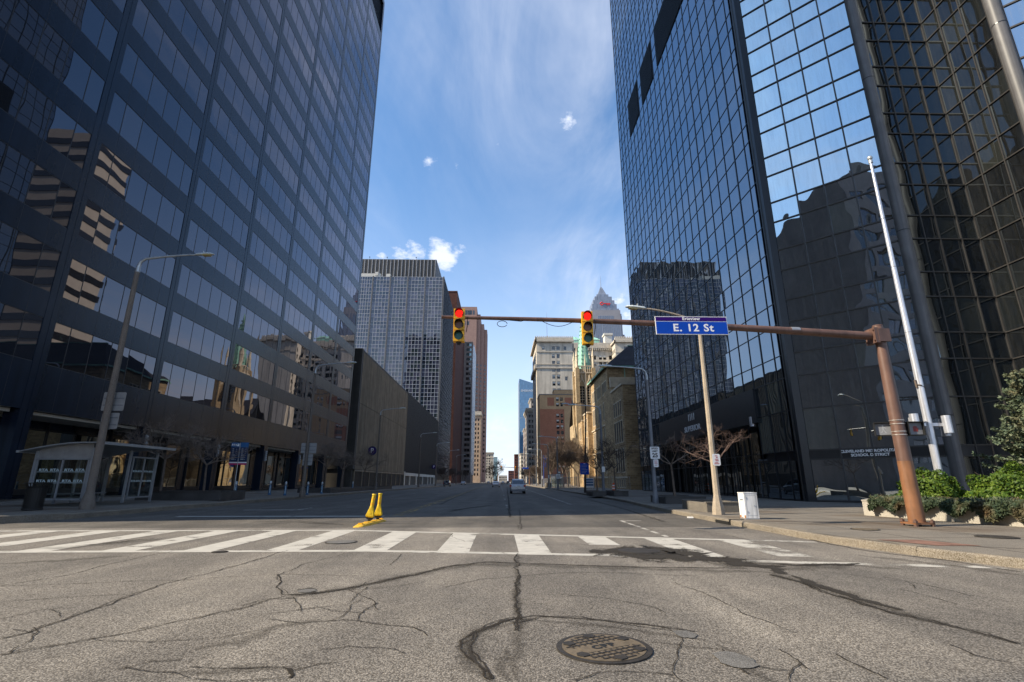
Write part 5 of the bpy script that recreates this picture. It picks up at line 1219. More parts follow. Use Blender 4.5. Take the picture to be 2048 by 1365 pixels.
def signal(label, group=None, lit='lensred'):
    rt = thing('traffic_signal', label, 'traffic light', (0,0,0), group)
    def prt(n, mb, mm, r=rt, smooth=False): return part(n, mb, M[mm], r, smooth, world=False)
    for i, (lens) in enumerate((lit, 'lensoffy', 'lensoffg')):
        z = .36-.36*i
        m = MB(); m.box(-.173, .173, -.02, .19, z-.172, z+.172)
        m.box(-.165, .165, -.035, -.02, z-.164, z+.164)
        h = prt('housing_section', m, 'sigyellow')
        m = MB(); m.tube([(0,-.036,z),(0,-.05,z)], .122, 24); prt('lens', m, lens, h)
        q0, q1, q2, q3 = .128, .130, .134, .136; m = MB(); n = 20; an = [math.radians(-38+256*k/n) for k in range(n+1)]
        for k in range(n):
            a, b = an[k], an[k+1]; d0, d1 = .20-.09*(1-math.sin(a))/2, .20-.09*(1-math.sin(b))/2
            m.face([(q1*math.cos(a),-.035,z+q1*math.sin(a)),(q1*math.cos(b),-.035,z+q1*math.sin(b)),(q0*math.cos(b),-.035-d1,z+q0*math.sin(b)),(q0*math.cos(a),-.035-d0,z+q0*math.sin(a))])
            m.face([(q3*math.cos(b),-.035,z+q3*math.sin(b)),(q3*math.cos(a),-.035,z+q3*math.sin(a)),(q2*math.cos(a),-.035-d0,z+q2*math.sin(a)),(q2*math.cos(b),-.035-d1,z+q2*math.sin(b))])
            m.face([(q0*math.cos(a),-.035-d0,z+q0*math.sin(a)),(q0*math.cos(b),-.035-d1,z+q0*math.sin(b)),(q2*math.cos(b),-.035-d1,z+q2*math.sin(b)),(q2*math.cos(a),-.035-d0,z+q2*math.sin(a))])
        prt('visor', m, 'visor', h)
    m = MB(); m.tube([(0,.08,-.54),(0,.08,-.62)], [.09,.04], 10); m.tube([(.22,.1,-.2),(.26,.1,.05),(.24,.1,.3)], .012, 5); prt('bottom_cap', m, 'visor')
    m = MB(); m.box(-.05, .05, .17, .30, -.1, .4); prt('bracket', m, 'steeld')
    return rt
sg = signal('yellow traffic light showing red, over the left lanes near the arm tip', 'traffic lights on the near mast arm')
sg.location = (-1.31, MY-.32, 6.14)
dup(sg, (2.72, MY-.32, 6.08), 'yellow traffic light showing red, between the copper spire and the street name sign', rad(-4))

rt = thing('street_name_sign', 'blue and purple street name sign hung on the mast arm', 'street sign', (6.06, MY-.22, 6.2))
def lp(n, mb, mm, r=rt): return part(n, mb, M[mm], r, False, False)
w2, hz = 1.155, .305
m = MB(); m.box(-w2, w2, -.012, .012, -hz, hz); bd = lp('board', m, 'signwhite')
m = MB(); m.box(-w2+.022, w2-.022, -.017, -.012, -hz+.022, .125); lp('blue_field', m, 'signblue')
m = MB(); m.box(-w2+.022, w2-.022, -.017, -.012, .147, hz-.02); lp('purple_field', m, 'signpurple')
lettering('street_lettering', 'E. 12 St', .345, M['signwhite'], (.04,-.0195,-.09), (math.pi/2,0,0), rt, .0015, .008, spacing=1.12, sx=1.08)
lettering('district_lettering', 'Erieview', .135, M['signwhite'], (0,-.0195,.222), (math.pi/2,0,0), rt, .0015, .004, spacing=1.1, sx=1.1)
m = MB(); m.box(-.6, -.5, .012, .12, -.28, .28); m.box(.5, .6, .012, .12, -.28, .28); lp('bracket', m, 'steeld')
rt.rotation_euler = (rad(-3), 0, 0)

def ped(label, loc, rz, sym):
    rt = thing('pedestrian_signal', label, 'pedestrian signal', loc, 'pedestrian signals on the brown pole', rz)
    m = MB(); m.box(-.225, .225, -.0, .2, -.2, .2); h = part('housing', m, M['visor'], rt, world=False)
    m = MB(); m.box(-.215, .215, -.11, 0, .19, .21); m.box(-.225, -.205, -.09, 0, -.2, .21); m.box(.205, .225, -.09, 0, -.2, .21); part('hood', m, M['visor'], rt, world=False)
    m = MB(); m.box(-.195, .195, -.008, .0, -.175, .175); part('screen', m, M['greypole'], rt, world=False)
    m = MB()
    if sym == 'hand':
        for k in range(4): m.box(-.06+k*.032, -.036+k*.032, -.012, -.009, 0, .09-abs(k-1.5)*.015)
        m.box(-.062, .062, -.012, -.009, -.09, 0); m.face([(.062,-.011,-.06),(.1,-.011,.02),(.085,-.011,.035),(.055,-.011,-.02)])
        part('hand_symbol', m, M['handred'], rt, world=False)
    else:
        m.tube([(.0,-.011,.10),(.0,-.0095,.10)], .025, 10); m.obox((-.02,-.012,-.03), (.045,0,.01), (0,.003,0), (0,0,.10)); m.obox((-.02,-.012,-.03), (-.05,0,-.09), (0,.003,0), (.03,0,0)); m.obox((0,-.012,-.03), (.05,0,-.09), (0,.003,0), (.03,0,0)); m.obox((.02,-.012,.04), (.06,0,-.03), (0,.003,0), (0,0,.025))
        part('walking_symbol', m, M['signback'], rt, world=False)
    m = MB(); m.box(-.06, .06, .18, .34, -.06, .06); part('mount', m, M['visor'], rt, world=False)
ped('black pedestrian signal with a dark red hand, right of the brown pole', (12.68, MY-.12, 2.98), rad(-8), 'hand')
ped('pedestrian signal with a pale walking figure, half behind the brown pole', (12.0, MY+.30, 3.0), rad(-30), 'man')

# ------------------------------------------------------------------ street lamps
def lamp(label, loc, hp, arm, rise, r0, r1, polem, flare, rz=0, headm='lampwhite', oct_=8, group=None, armm='galv', lean=0., bend=.45):
    rt = thing('street_lamp', label, 'street lamp', loc, group, rz)
    def prt(n, mb, mm, r=rt, smooth=False): return part(n, mb, M[mm], r, smooth, world=False)
    m = MB()
    if flare: m.tube([(0,0,-.04),(0,0,.22),(0,0,.75)], [flare,flare*.94,r0], oct_); prt('base', m, polem); zb = .75
    else: zb = -.04
    m = MB(); m.tube([(0,0,zb),(0,0,hp)], [r0, r1], 14 if oct_ > 8 else oct_); prt('pole', m, polem)
    q = [(0,0,hp-.02),(0,0,hp+.25),(.06*1,0,hp+.25+bend*.6),(.28,0,hp+.25+bend)]
    n = 8
    for k in range(1, n+1): t = k/n; q.append((.28+(arm-.28)*t, 0, hp+.25+bend+(rise-bend-.25)*(1-(1-t)**1.5)))
    ra = max(r1*.62, .045); m = MB(); m.tube(q, [r1*1.04, r1*.92]+[ra*1.1, ra]+[ra*(1-.35*k/n) for k in range(1, n+1)], 10); a = prt('arm', m, armm, smooth=True)
    e = Vector(q[-1]); d = (e-Vector(q[-2])).normalized(); s = Vector((0,1,0)); up = d.cross(s)*-1
    if up.z < 0: up = -up
    m = MB(); prof = [(0,.055,.05),(.08,.10,.085),(.38,.13,.10),(.62,.16,.10),(.82,.12,.07),(.93,.03,.02)]
    ring = []
    for x, wv, h in prof:
        c = e+d*(x-.08); ring.append([c+s*wv*math.cos(t)+up*(h*math.sin(t) if math.sin(t) > 0 else .35*h*math.sin(t)) for t in [2*math.pi*k/10 for k in range(10)]])
    for a_, b_ in zip(ring[:-1], ring[1:]):
        for k in range(10): j = (k+1) % 10; m.face([a_[k], a_[j], b_[j], b_[k]])
    m.face(ring[0]); m.face(ring[-1]); hd = prt('lamp_head', m, headm, smooth=True)
    c = e+d*.5; m = MB(); m.obox(c-d*.18-s*.10-up*.075, d*.36, s*.20, up*.05); prt('lens', m, 'lamplens', hd)
    c = e+d*.3; m = MB(); m.tube([c+up*.08, c+up*.19], .035, 8); prt('photocell', m, 'galv', hd)
    return rt
GL = 'street lamps along the left kerb'; GR = 'street lamps along the right kerb'
l1 = lamp('speckled brown lamp pole rising in front of the bus shelter', (-17.98, 23.5, .25), 11.15, 2.75, .95, .165, .105, 'aggr', .30, oct_=12, group=GL)
l2 = lamp('brown lamp pole with sign backs, beside the blue bollards on the left', (-16.35, 44, .22), 10.4, 2.7, .95, .14, .09, 'aggr', .26, oct_=12, group=GL)
for y, s in ((73, 'left lamp pole standing before the ribbed garage wall, near the first letter P'), (111, 'left lamp pole before the garage, where tan ribs meet black panels'), (140, 'slim left lamp before the far end of the black panels'), (174, 'left kerb lamp before the dark red brick slab'), (205, 'left kerb lamp before the grey granite office, second from farthest'), (240, 'farthest slim lamp on the left kerb')):
    dup(l2, (-17.2, y, .21), s)
e12 = lamp('sunlit tan octagonal lamp pole behind the street name sign', (8.62, 20.75, .17), 7.55, 2.35, 1.0, .135, .085, 'aggrl', .26, rz=math.pi, oct_=8, group=GR, armm='aggrl', bend=.25)
r2 = lamp('grey lamp pole with speed limit sign on the right', (9.32, 31.4, .17), 7.5, 2.25, .85, .13, .085, 'greypole', .2, rz=math.pi, oct_=12, group=GR, armm='galv')
r3 = dup(r2, (9.6, 48.4, .17), 'grey lamp pole before the shaded part of the stone school')
r4 = lamp('black leaning lamp pole with blue board', (9.75, 60, .17), 9.7, 2.1, .4, .12, .07, 'blackpole', .16, rz=math.pi, oct_=12, group=GR, armm='blackpole', headm='galv')
r4.rotation_euler = (0, rad(-2.6), math.pi)
for y, x, s in ((84, 9.3, 'tan lamp pole with white signs before the brick hotel'), (101, 9.4, 'right kerb lamp just left of the far glass bus shelter'), (118, 9.5, 'right kerb lamp before the left edge of the brick hotel'), (139, 9.7, 'farthest right kerb lamp, before the heavy-corniced office')):
    dup(r2, (x, y, .17), s)

def signboard(name, label, cat, loc, w, h, rz=0, facem='signwhite', back=False, marks=(), t=.012, text=()):
    rt = thing(name, label, cat, loc, None, rz)
    m = MB(); c = .04
    m.prism([(-w/2+c,-h/2),(w/2-c,-h/2),(w/2,-h/2+c),(w/2,h/2-c),(w/2-c,h/2),(-w/2+c,h/2),(-w/2,h/2-c),(-w/2,-h/2+c)], 0, t)
    m.v = [(p[0], -p[2], p[1]) for p in m.v]
    part('plate', m, M[facem], rt, world=False)
    for mk in marks:
        mm = MB(); mm.box(mk[0], mk[1], -t-.004, -t-.001, mk[2], mk[3]); part('marking', mm, M[mk[4]], rt, world=False)
    for s, size, x, z, mm, bold in text:
        lettering('sign_lettering', s, size, M[mm], (x, -t-.004, z), (math.pi/2,0,0), rt, .001, bold)
    if back:
        mm = MB(); mm.box(-w/2+.05, w/2-.05, -.03, -t, .12, .17); mm.box(-w/2+.05, w/2-.05, -.03, -t, -.2, -.15); part('stiffener', mm, M['greypole'], rt, world=False)
    return rt
K_ = 'ink'
signboard('speed_limit_sign', 'white speed limit sign reading 25 on the grey lamp pole', 'road sign', (9.42, 31.2, 3.1), .58, .72, text=(('SPEED', .15, 0, .25, K_, .004), ('LIMIT', .15, 0, .09, K_, .004), ('25', .34, 0, -.16, K_, .012)))
signboard('parking_sign', 'small white parking sign under the speed limit sign', 'road sign', (9.44, 31.2, 2.48), .30, .46, marks=[(-.1,.1,.12,.15,'signred'),(-.09,.09,.05,.08,'signred'),(-.1,.1,-.02,.01,'signred'),(-.08,.08,-.12,-.09,'signred')])
signboard('parking_sign', 'white parking sign with red markings on the tan octagonal pole', 'road sign', (8.68, 20.58, 2.26), .31, .46, rad(2), marks=[(-.06,.05,.14,.165,'signred'),(-.02,.06,.08,.11,'signred'),(-.07,.07,.01,.035,'signred'),(-.05,.08,-.05,-.02,'signred'),(-.08,.06,-.11,-.09,'signred'),(-.10,.10,-.165,-.14,'signred')])
signboard('sign_back', 'larger bare sign back on the brown lamp pole by the bus shelter', 'road sign', (-17.95, 23.72, 5.0), 1.02, .86, 0, 'signback', True)
signboard('sign_back', 'smaller bare sign back low on the brown lamp pole by the bus shelter', 'road sign', (-17.95, 23.72, 4.1), .78, .74, 0, 'signback', True)
signboard('sign_back', 'wide bare sign back on the lamp pole by the bollards', 'road sign', (-16.3, 44.2, 4.15), 1.3, .85, 0, 'signback', True)
signboard('sign_back', 'narrow bare sign back below the wide one by the bollards', 'road sign', (-16.3, 44.2, 3.2), .82, .95, 0, 'signback', True)
signboard('parking_sign', 'small pale sign on the grey lamp pole before the stone school', 'road sign', (9.62, 48.2, 2.5), .30, .5)
signboard('information_board', 'blue board with white lines on the black lamp pole', 'sign', (9.75, 59.8, 2.85), 1.02, 1.35, 0, 'signblue', marks=[(-.36,.36-.1*(k%3),.36-.17*k,.39-.17*k,'signback') for k in range(6)]+[(-.5,.5,.60,.67,'signred'),(-.1,.1,.52,.57,'signwhite')])
signboard('lane_sign', 'white square sign on the tan lamp pole before the hotel', 'road sign', (9.35, 83.8, 2.2), .66, .72, marks=[(-.2,.2,.14,.19,K_),(-.22,.2,-.02,.03,K_),(-.2,.16,-.18,-.13,K_)])
signboard('parking_sign', 'small white sign on the lamp just left of the far shelter', 'road sign', (9.45, 100.8, 2.3), .34, .6)
signboard('parking_sign', 'farthest small white sign on a right kerb lamp', 'road sign', (9.55, 117.8, 2.3), .34, .6)
m = MB(); m.box(12.4, 13.0, 143.9, 144.0, 5.2, 8.3); m.tube([(12.1,144,8.2),(13.0,144,8.2)], .04, 6); m.tube([(12.1,144,.17),(12.1,144,8.4)], .08, 8)
solo('street_banner', m, M['bannerblue'], 'tall blue banner on a post before the red brick hotel wall', 'banner')

# ------------------------------------------------------------------ flagpole
rt = thing('flagpole', 'tall silver flagpole standing in the hedge planter', 'flagpole', (18.98, 22.1, .6))
m = MB(); m.tube([(0,0,0),(0,0,4.5)], [.155,.15], 18); m.tube([(0,0,4.5),(0,0,16.6)], [.15,.065], 18); part('pole', m, M['alu'], rt, True, False)
m = MB(); m.tube([(0,0,16.6),(0,0,16.75)], [.10,.10], 12); m.tube([(0,0,16.75),(0,0,16.82),(0,0,16.9),(0,0,16.98),(0,0,17.03)], [.04,.10,.13,.09,.01], 12); part('finial', m, M['galv'], rt, True, False)
for z in (7.5, 10.8, 13.4): m = MB(); m.tube([(0,0,z),(0,0,z+.02)], .137-.006*(z-7), 16); part('joint_ring', m, M['greypole'], rt, False, False)
m = MB(); m.box(-.78, .82, -.05, .05, 3.18, 3.32); cb = part('light_bracket', m, M['alu'], rt, False, False)
for x, y, z in ((-.72,-.16,3.32), (-.48,.2,3.2), (.72,-.16,3.25), (.90,.2,3.15)):
    m = MB(); m.tube([(x,y,z-.38),(x,y,z+.38)], .17, 16); m.tube([(x,y,z+.38),(x,y,z+.385)], .15, 16); part('floodlight', m, M['alu'], rt, False, False)
m = MB(); m.tube([(-.17,-.02,5.2),(-.2,-.02,5.05),(-.1,-.15,5.0),(.13,-.1,4.9),(.16,0,4.8)], .03, 6); m.tube([(-.19,-.02,5.25),(-.17,-.03,4.9)], .05, 6); part('halyard_cleat', m, M['bark'], rt, False, False)

# ------------------------------------------------------------------ white cabinet, yellow posts
rt = thing('utility_cabinet', 'white metal utility cabinet with rusty feet on the right pavement', 'cabinet', (8.70, 18.35, .17), None, rad(-1))
m = MB(); m.box(-.23, .23, -.23, .23, .035, .86); part('body', m, M['boxwhite'], rt, False, False)
m = MB(); m.box(-.24, .24, -.24, .24, .86, .885); part('lid', m, M['boxwhite'], rt, False, False)
m = MB(); m.box(-.235, .235, -.235, .235, 0, .035); part('plinth', m, M['signback'], rt, False, False)
for x0, x1 in ((-.2345,-.2315),): 
    for y0, y1, h in ((-.23,-.12,.13), (-.02,.05,.07), (.12,.22,.12)): m = MB(); m.box(x0, x1, y0, y1, .036, h); part('rust_patch', m, M['rust'], rt, False, False)
m = MB(); m.box(-.17, .17, -.233, -.2295, .12, .125); m.box(-.17, .17, -.233, -.2295, .78, .785); m.box(-.172, -.167, -.233, -.2295, .12, .785); m.box(.167, .172, -.233, -.2295, .12, .785); part('door_seam', m, M['greypole'], rt, False, False)
for z in (.22, .68): m = MB(); m.tube([(-.175,-.238,z),(-.175,-.238,z+.07)], .010, 6); part('hinge', m, M['galv'], rt, False, False)
m = MB(); m.box(-.234, -.231, -.14, .08, .62, .66); part('stencil', m, M['greypole'], rt, False, False)
m = MB(); m.tube([(.10,-.235,.45),(.10,-.245,.45)], .02, 8); part('lock', m, M['galv'], rt, False, False)
def post(label, loc, lean, rz, grp):
    rt = thing('delineator_post', label, 'traffic post', loc, grp, rz)
    m = MB(); prof = [(.30,.14),(.34,.145),(.62,.085)]
    # flat-sided flared foot, then a round tube
    def ring(z, a, b, n=16, sq=0.):
        out = []
        for k in range(n):
            t = 2*math.pi*k/n; c, s = math.cos(t), math.sin(t); f = 1/max(abs(c), abs(s)); f = 1+(f-1)*sq; out.append((a*c*f, b*s*f, z))
        return out
    rs = [ring(.19,.10,.075,16,.9), ring(.24,.115,.085,16,.9), ring(.56,.062,.055,16,.4), ring(.62,.052,.052), ring(1.05,.050,.050)]
    for a, b in zip(rs[:-1], rs[1:]):
        for k in range(16): j = (k+1) % 16; m.face([a[k], a[j], b[j], b[k]])
    part('tube', m, M['yplastic'], rt, False, False)
    m = MB(); m.tube([(0,0,1.05),(0,0,1.09),(0,0,1.10)], [.062,.062,.055], 16); part('cap', m, M['yplastic'], rt, True, False)
    for z in (.66, .84): m = MB(); m.tube([(0,0,z),(0,0,z+.11)], .0535, 16); part('reflective_band', m, M['sigyellow'], rt, False, False)
    m = MB(); m.box(-.075, .075, -.06, .06, .10, .20); m.tube([(-.1,0,.17),(.1,0,.17)], .03, 8); m.tube([(0,0,.0),(0,0,.12)], [.05,.045], 10); part('hinge', m, M['rubber'], rt, False, False)
    rt.rotation_euler = (lean[0], lean[1], rz); rt.scale = (1.22, 1.22, .86)
    return rt
G_ = 'yellow flexible posts on the centre line'
post('leaning yellow post, the nearer and left one of the pair on the centre line', (-4.57, 18.75, .06), (0, rad(8)), rad(0), G_)
post('upright yellow post, right one of the pair on the centre line', (-4.45, 19.55, .06), (0, rad(2.5)), rad(0), G_)
rt = thing('rubber_kerb', 'long yellow rubber kerb unit carrying the two yellow posts', 'traffic kerb', (-4.5, 18.8, 0), None, rad(-4))
m = MB(); ny = 14; sec = []
for k in range(ny+1):
    y = -1.55+3.1*k/ny; t = abs(y)/1.55; h = .085*(1-max(0, (t-.55)/.45)**1.4)+.006; wv = .19*(1-max(0, (t-.75)/.25)**2*.55)
    sec.append([(-wv,y,0),(-wv*.75,y,h*.7),(-wv*.35,y,h),(wv*.35,y,h),(wv*.75,y,h*.7),(wv,y,0)])
for a, b in zip(sec[:-1], sec[1:]):
    for k in range(5): m.face([a[k], a[k+1], b[k+1], b[k]])
m.face(sec[0]); m.face(sec[-1]); part('kerb_body', m, M['yrubber'], rt, False, False)
for y in (-1.1, -.5, .35, 1.15): m = MB(); m.box(-.07, .07, y-.06, y+.06, .06, .105); part('reflector', m, M['sigyellow'], rt, False, False)

# ------------------------------------------------------------------ bus shelter, bin, bus stop
rt = thing('bus_shelter', 'bus shelter with arched roof and lettered glass panels on the left pavement', 'bus shelter', (-20.55, 27.5, .36))
def pt(n, mb, mm, r=rt, sm=False): return part(n, mb, M[mm], r, sm, False)
x0, x1, y0, y1 = -1.45, 1.15, -2.45, 2.2
for x, y in ((x0,y0),(x1,y0),(x0,y1),(x1,y1),(x1,.1),(x0,.1)):
    m = MB(); m.box(x-.05, x+.05, y-.05, y+.05, 0, 2.45 if x < 0 else 2.62); pt('post', m, 'sheltergrey')
def arch(x): t = (x+2.0)/3.9; return 2.45+.42*math.sin(min(t, .78)/.78*math.pi/2)
m = MB(); n = 14; xs = [-2.05+3.75*k/n for k in range(n+1)]
for a, b in zip(xs[:-1], xs[1:]):
    m.face([(a,y0-.4,arch(a)),(a,y1+.55,arch(a)),(b,y1+.55,arch(b)),(b,y0-.4,arch(b))][::-1]); m.face([(a,y0-.4,arch(a)-.05),(b,y0-.4,arch(b)-.05),(b,y1+.55,arch(b)-.05),(a,y1+.55,arch(a)-.05)][::-1])
    m.face([(a,y0-.4,arch(a)-.05),(b,y0-.4,arch(b)-.05),(b,y0-.4,arch(b)),(a,y0-.4,arch(a))]); m.face([(a,y1+.55,arch(a)-.05),(b,y1+.55,arch(b)-.05),(b,y1+.55,arch(b)),(a,y1+.55,arch(a))])
a = xs[-1]; m.face([(a,y0-.4,arch(a)-.05),(a,y1+.55,arch(a)-.05),(a,y1+.55,arch(a)),(a,y0-.4,arch(a))]); pt('roof', m, 'sheltergrey')
m = MB(); m.box(xs[-1]-.02, xs[-1]+.06, y0-.42, y1+.57, arch(xs[-1])-.10, arch(xs[-1])+.03); pt('roof_gutter', m, 'galv'); m = MB(); m.box(-2.1, -2.0, y0-.42, y1+.57, 2.37, 2.47); pt('roof_gutter', m, 'galv')
# end wall facing the side street: fascia with arched top, two panels
m = MB(); k = 10
for i in range(k):
    a = x0+.05+(x1-x0-.1)*i/k; b = x0+.05+(x1-x0-.1)*(i+1)/k; m.face([(a,y0,2.1),(b,y0,2.1),(b,y0,arch(b)-.06),(a,y0,arch(a)-.06)])
pt('end_fascia', m, 'signback')
m = MB()
for x in (x0+.1, -.17, x1-.12): m.box(x-.04, x+.04, y0-.03, y0+.03, .25, 2.1)
m.box(x0+.06, x1-.06, y0-.03, y0+.03, .22, .30); m.box(x0+.06, x1-.06, y0-.03, y0+.03, 2.06, 2.14); pt('end_frame', m, 'sheltergrey')
def etched(panel, x, y, z, rz, n, sc=.15):
    for i in range(n):
        o = lettering('etched_lettering', 'RTA', sc, M['etched'], (x[i], y[i], z), (math.pi/2,0,rz), rt, .001, .006, sx=1.5)
def gp(pts, nm='glass_panel'):
    m = MB(); m.face(pts); return pt(nm, m, 'sglass')
for a, b in ((x0+.14,-.21), (-.13,x1-.16)):
    gp([(a,y0,.3),(b,y0,.3),(b,y0,2.06),(a,y0,2.06)])
    for z in (1.02, 1.52):
        etched(None, [a+.32, a+.84], [y0-.012]*2, z+.06, 0, 2); m = MB(); m.box(a+.02, b-.02, y0-.012, y0-.009, z-.035, z-.015); pt('etched_line', m, 'etched')
# street side: open bay, then two panels
m = MB()
for y in (.35, 1.22, 2.1): m.box(x1-.03, x1+.03, y-.035, y+.035, .25, 2.3)
m.box(x1-.03, x1+.03, .3, 2.15, .22, .30); m.box(x1-.03, x1+.03, .3, 2.15, 2.26, 2.34); pt('side_frame', m, 'sheltergrey')
for a, b in ((.39,1.18), (1.26,2.06)):
    gp([(x1,a,.3),(x1,b,.3),(x1,b,2.26),(x1,a,2.26)])
    for z in (1.02, 1.52): etched(None, [x1+.012]*2, [a+.22, a+.60], z+.06, math.pi/2, 2, .12)
m = MB()
for y in (y0+.1, -1.1, .1, 1.2, y1-.1): m.box(x0-.03, x0+.03, y-.03, y+.03, .25, 2.35)
m.box(x0-.03, x0+.03, y0, y1, .22, .3); m.box(x0-.03, x0+.03, y0, y1, 2.3, 2.38); pt('back_frame', m, 'sheltergrey')
gp([(x0,y0+.1,.3),(x0,y1-.1,.3),(x0,y1-.1,2.3),(x0,y0+.1,2.3)], 'back_glass'); gp([(x0+.1,y1,.3),(x1-.1,y1,.3),(x1-.1,y1,2.3),(x0+.1,y1,2.3)], 'far_glass')
m = MB(); m.box(x0+.15, x0+.6, -1.6, 1.6, .44, .50); m.box(x0+.3, x0+.4, -1.4, -1.3, 0, .44); m.box(x0+.3, x0+.4, 1.3, 1.4, 0, .44); pt('bench', m, 'greypole')
rt = thing('litter_bin', 'black slatted litter bin beside the bus shelter', 'bin', (-19.0, 22.0, .31))
m = MB()
for k in range(26):
    a = 2*math.pi*k/26; c, s = math.cos(a), math.sin(a); t = Vector((-s, c, 0))
    for q0, q1 in (((.33,.04),(.34,.85)), ((.34,.85),(.43,1.05))):
        p, q = Vector((q0[0]*c, q0[0]*s, q0[1])), Vector((q1[0]*c, q1[0]*s, q1[1])); n_ = Vector((c, s, 0))*.012
        m.face([p-t*.026, p+t*.026, q+t*.026, q-t*.026])
part('slats', m, M['visor'], rt, False, False)
m = MB(); m.tube([(0,0,0),(0,0,.06)], .34, 20); m.tube([(0,0,.06),(0,0,.92)], [.29,.31], 20); part('liner', m, M['rubber'], rt, False, False)
m = MB()
for k in range(24): a, b = 2*math.pi*k/24, 2*math.pi*(k+1)/24; m.tube([(.43*math.cos(a),.43*math.sin(a),1.05),(.43*math.cos(b),.43*math.sin(b),1.05)], .018, 5, cap=False)
part('rim', m, M['visor'], rt, False, False)
rt = thing('bus_stop_sign', 'blue two-panel bus stop sign on a thin pole, left pavement', 'bus stop', (-18.3, 36.6, .28), None, rad(6))
m = MB(); m.tube([(0,0,0),(0,0,.9)], .022, 8); m.tube([(0,0,.9),(0,0,3.75)], .026, 8); m.tube([(0,0,0),(0,0,.1)], .05, 8); part('pole', m, M['galv'], rt, False, False)
for s in (-1, 1):
    a, b = (.03, .58) if s > 0 else (-.58, -.03)
    m = MB(); m.box(a, b, -.045, -.02, 2.45, 3.45); p = part('route_panel', m, M['navy'], rt, False, False)
    m = MB(); m.box(a, b, -.047, -.018, 3.45, 3.78); part('header', m, M['lightblue'], rt, False, False)
    m = MB(); m.box(a, b, -.047, -.018, 2.37, 2.45); part('white_stripe', m, M['signwhite'], rt, False, False)
    m = MB(); m.box(a, b, -.047, -.018, 2.25, 2.37); part('magenta_stripe', m, M['magenta'], rt, False, False)
    m = MB()
    for k in range(6): m.box(a+.12, a+.12+(.10 if k < 3 else .2), -.050, -.046, 3.30-.14*k, 3.37-.14*k)
    for k in range(6): m.box(a+.36, a+.42, -.050, -.046, 3.30-.14*k, 3.335-.14*k)
    part('route_rows', m, M['signback'], p, False, False)
lettering('header_lettering', 'RTA', .2, M['signwhite'], (-.36,-.05,3.6), (math.pi/2,0,0), rt, .001, .006)
m = MB(); m.box(-.17, -.05, -.050, -.046, 3.52, 3.70); part('bus_symbol', m, M['signwhite'], rt, False, False)
def bollard(label, loc):
    rt = thing('bollard', label, 'bollard', loc, 'blue bollards on the left pavement')
    m = MB(); m.tube([(0,0,0),(0,0,.10),(0,0,.11),(0,0,.8),(0,0,.82)], [.13,.13,.10,.095,.07], 14); part('shaft', m, M['bollard'], rt, False, False)
    m = MB(); m.tube([(0,0,.82),(0,0,.9),(0,0,.98),(0,0,1.08),(0,0,1.14)], [.06,.10,.11,.08,.02], 12); part('head', m, M['galv'], rt, True, False)
    m = MB(); m.box(.02, .07, -.105, -.08, .15, .78); part('pale_stripe', m, M['etched'], rt, False, False)
    return rt
b0 = bollard('nearest blue bollard, left of the bus stop sign', (-19.0, 38.2, .3))
for p, s in (((-19.5,45,.33), 'blue bollard between the bus stop sign and the sign-back lamp, left of two'), ((-18.2,45,.28), 'blue bollard between the bus stop sign and the sign-back lamp, right of two'), ((-17.6,48.5,.25), 'blue bollard just right of the lamp with sign backs'), ((-17.7,52.6,.25), 'blue bollard with pale stripes at the end of the tall planter'), ((-18.4,66,.28), 'small blue bollard by the garage corner'), ((-18.3,78,.28), 'farthest blue bollard, above the yellow posts')): dup(b0, p, s)

# ------------------------------------------------------------------ planters
def planter(label, x0, x1, y0, y1, z0, z1, pm, cat='planter'):
    rt = thing('planter', label, cat, ((x0+x1)/2, (y0+y1)/2, z0)); t = .16; m = MB()
    m.box(x0, x1, y0, y0+t, z0-.03, z1); m.box(x0, x1, y1-t, y1, z0-.03, z1); m.box(x0, x0+t, y0+t, y1-t, z0-.03, z1); m.box(x1-t, x1, y0+t, y1-t, z0-.03, z1)
    m.box(x0-.03, x1+.03, y0-.03, y0+t+.02, z1, z1+.04); m.box(x0-.03, x1+.03, y1-t-.02, y1+.03, z1, z1+.04)
    part('walls', m, M[pm], rt); m = MB(); m.box(x0+t, x1-t, y0+t, y1-t, z0, z1-.08); part('soil', m, M['soil'], rt)
planter('dark planter with two bare trees behind the bus shelter', -22.6, -17.4, 33.2, 36.4, .3, .80, 'planterd')
planter('long dark planter by the grey tower corner, left pavement', -21.0, -17.6, 55, 86, .25, .68, 'planterd')
planter('dark planter at the foot of the speed limit lamp', 9.55, 11.9, 30.2, 33.2, .17, .55, 'planterd')
planter('tan planter between the octagonal lamp and the white cabinet', 8.75, 10.7, 22.2, 25.2, .17, .55, 'planter')
planter('far planter left of the grey lamp before the school', 8.15, 9.35, 46.0, 49.5, .17, .55, 'planterd')
planter('far planter right of the grey lamp before the school', 9.95, 11.2, 45.6, 49.2, .17, .58, 'planterd')
rt = thing('hedge_planter', 'low concrete planter wall holding hedges at the glass tower corner', 'planter', (16, 18, .17))
pl = [(14.05,20.2), (14.5,17.4), (15.2,13.9), (22.5,12.4), (27.5,20.5), (24.8,27.2), (22.5,29.5), (21.5,28.3)]
m = MB()
for i in range(len(pl)):
    a, b = Vector(pl[i]), Vector(pl[(i+1) % len(pl)]); t = (b-a).normalized(); n_ = Vector((-t.y, t.x))*.24
    m.obox((a.x,a.y,.1), (b.x-a.x,b.y-a.y,0), (n_.x,n_.y,0), (0,0,.60)); m.obox((a.x-n_.x*.1,a.y-n_.y*.1,.70), (b.x-a.x,b.y-a.y,0), (n_.x*1.2,n_.y*1.2,0), (0,0,.035))
part('wall', m, M['wallc'], rt)
m = MB(); m.prism([(p[0]*.985+.27, p[1]*.985+.27) for p in pl], .2, .62); part('soil', m, M['soil'], rt)

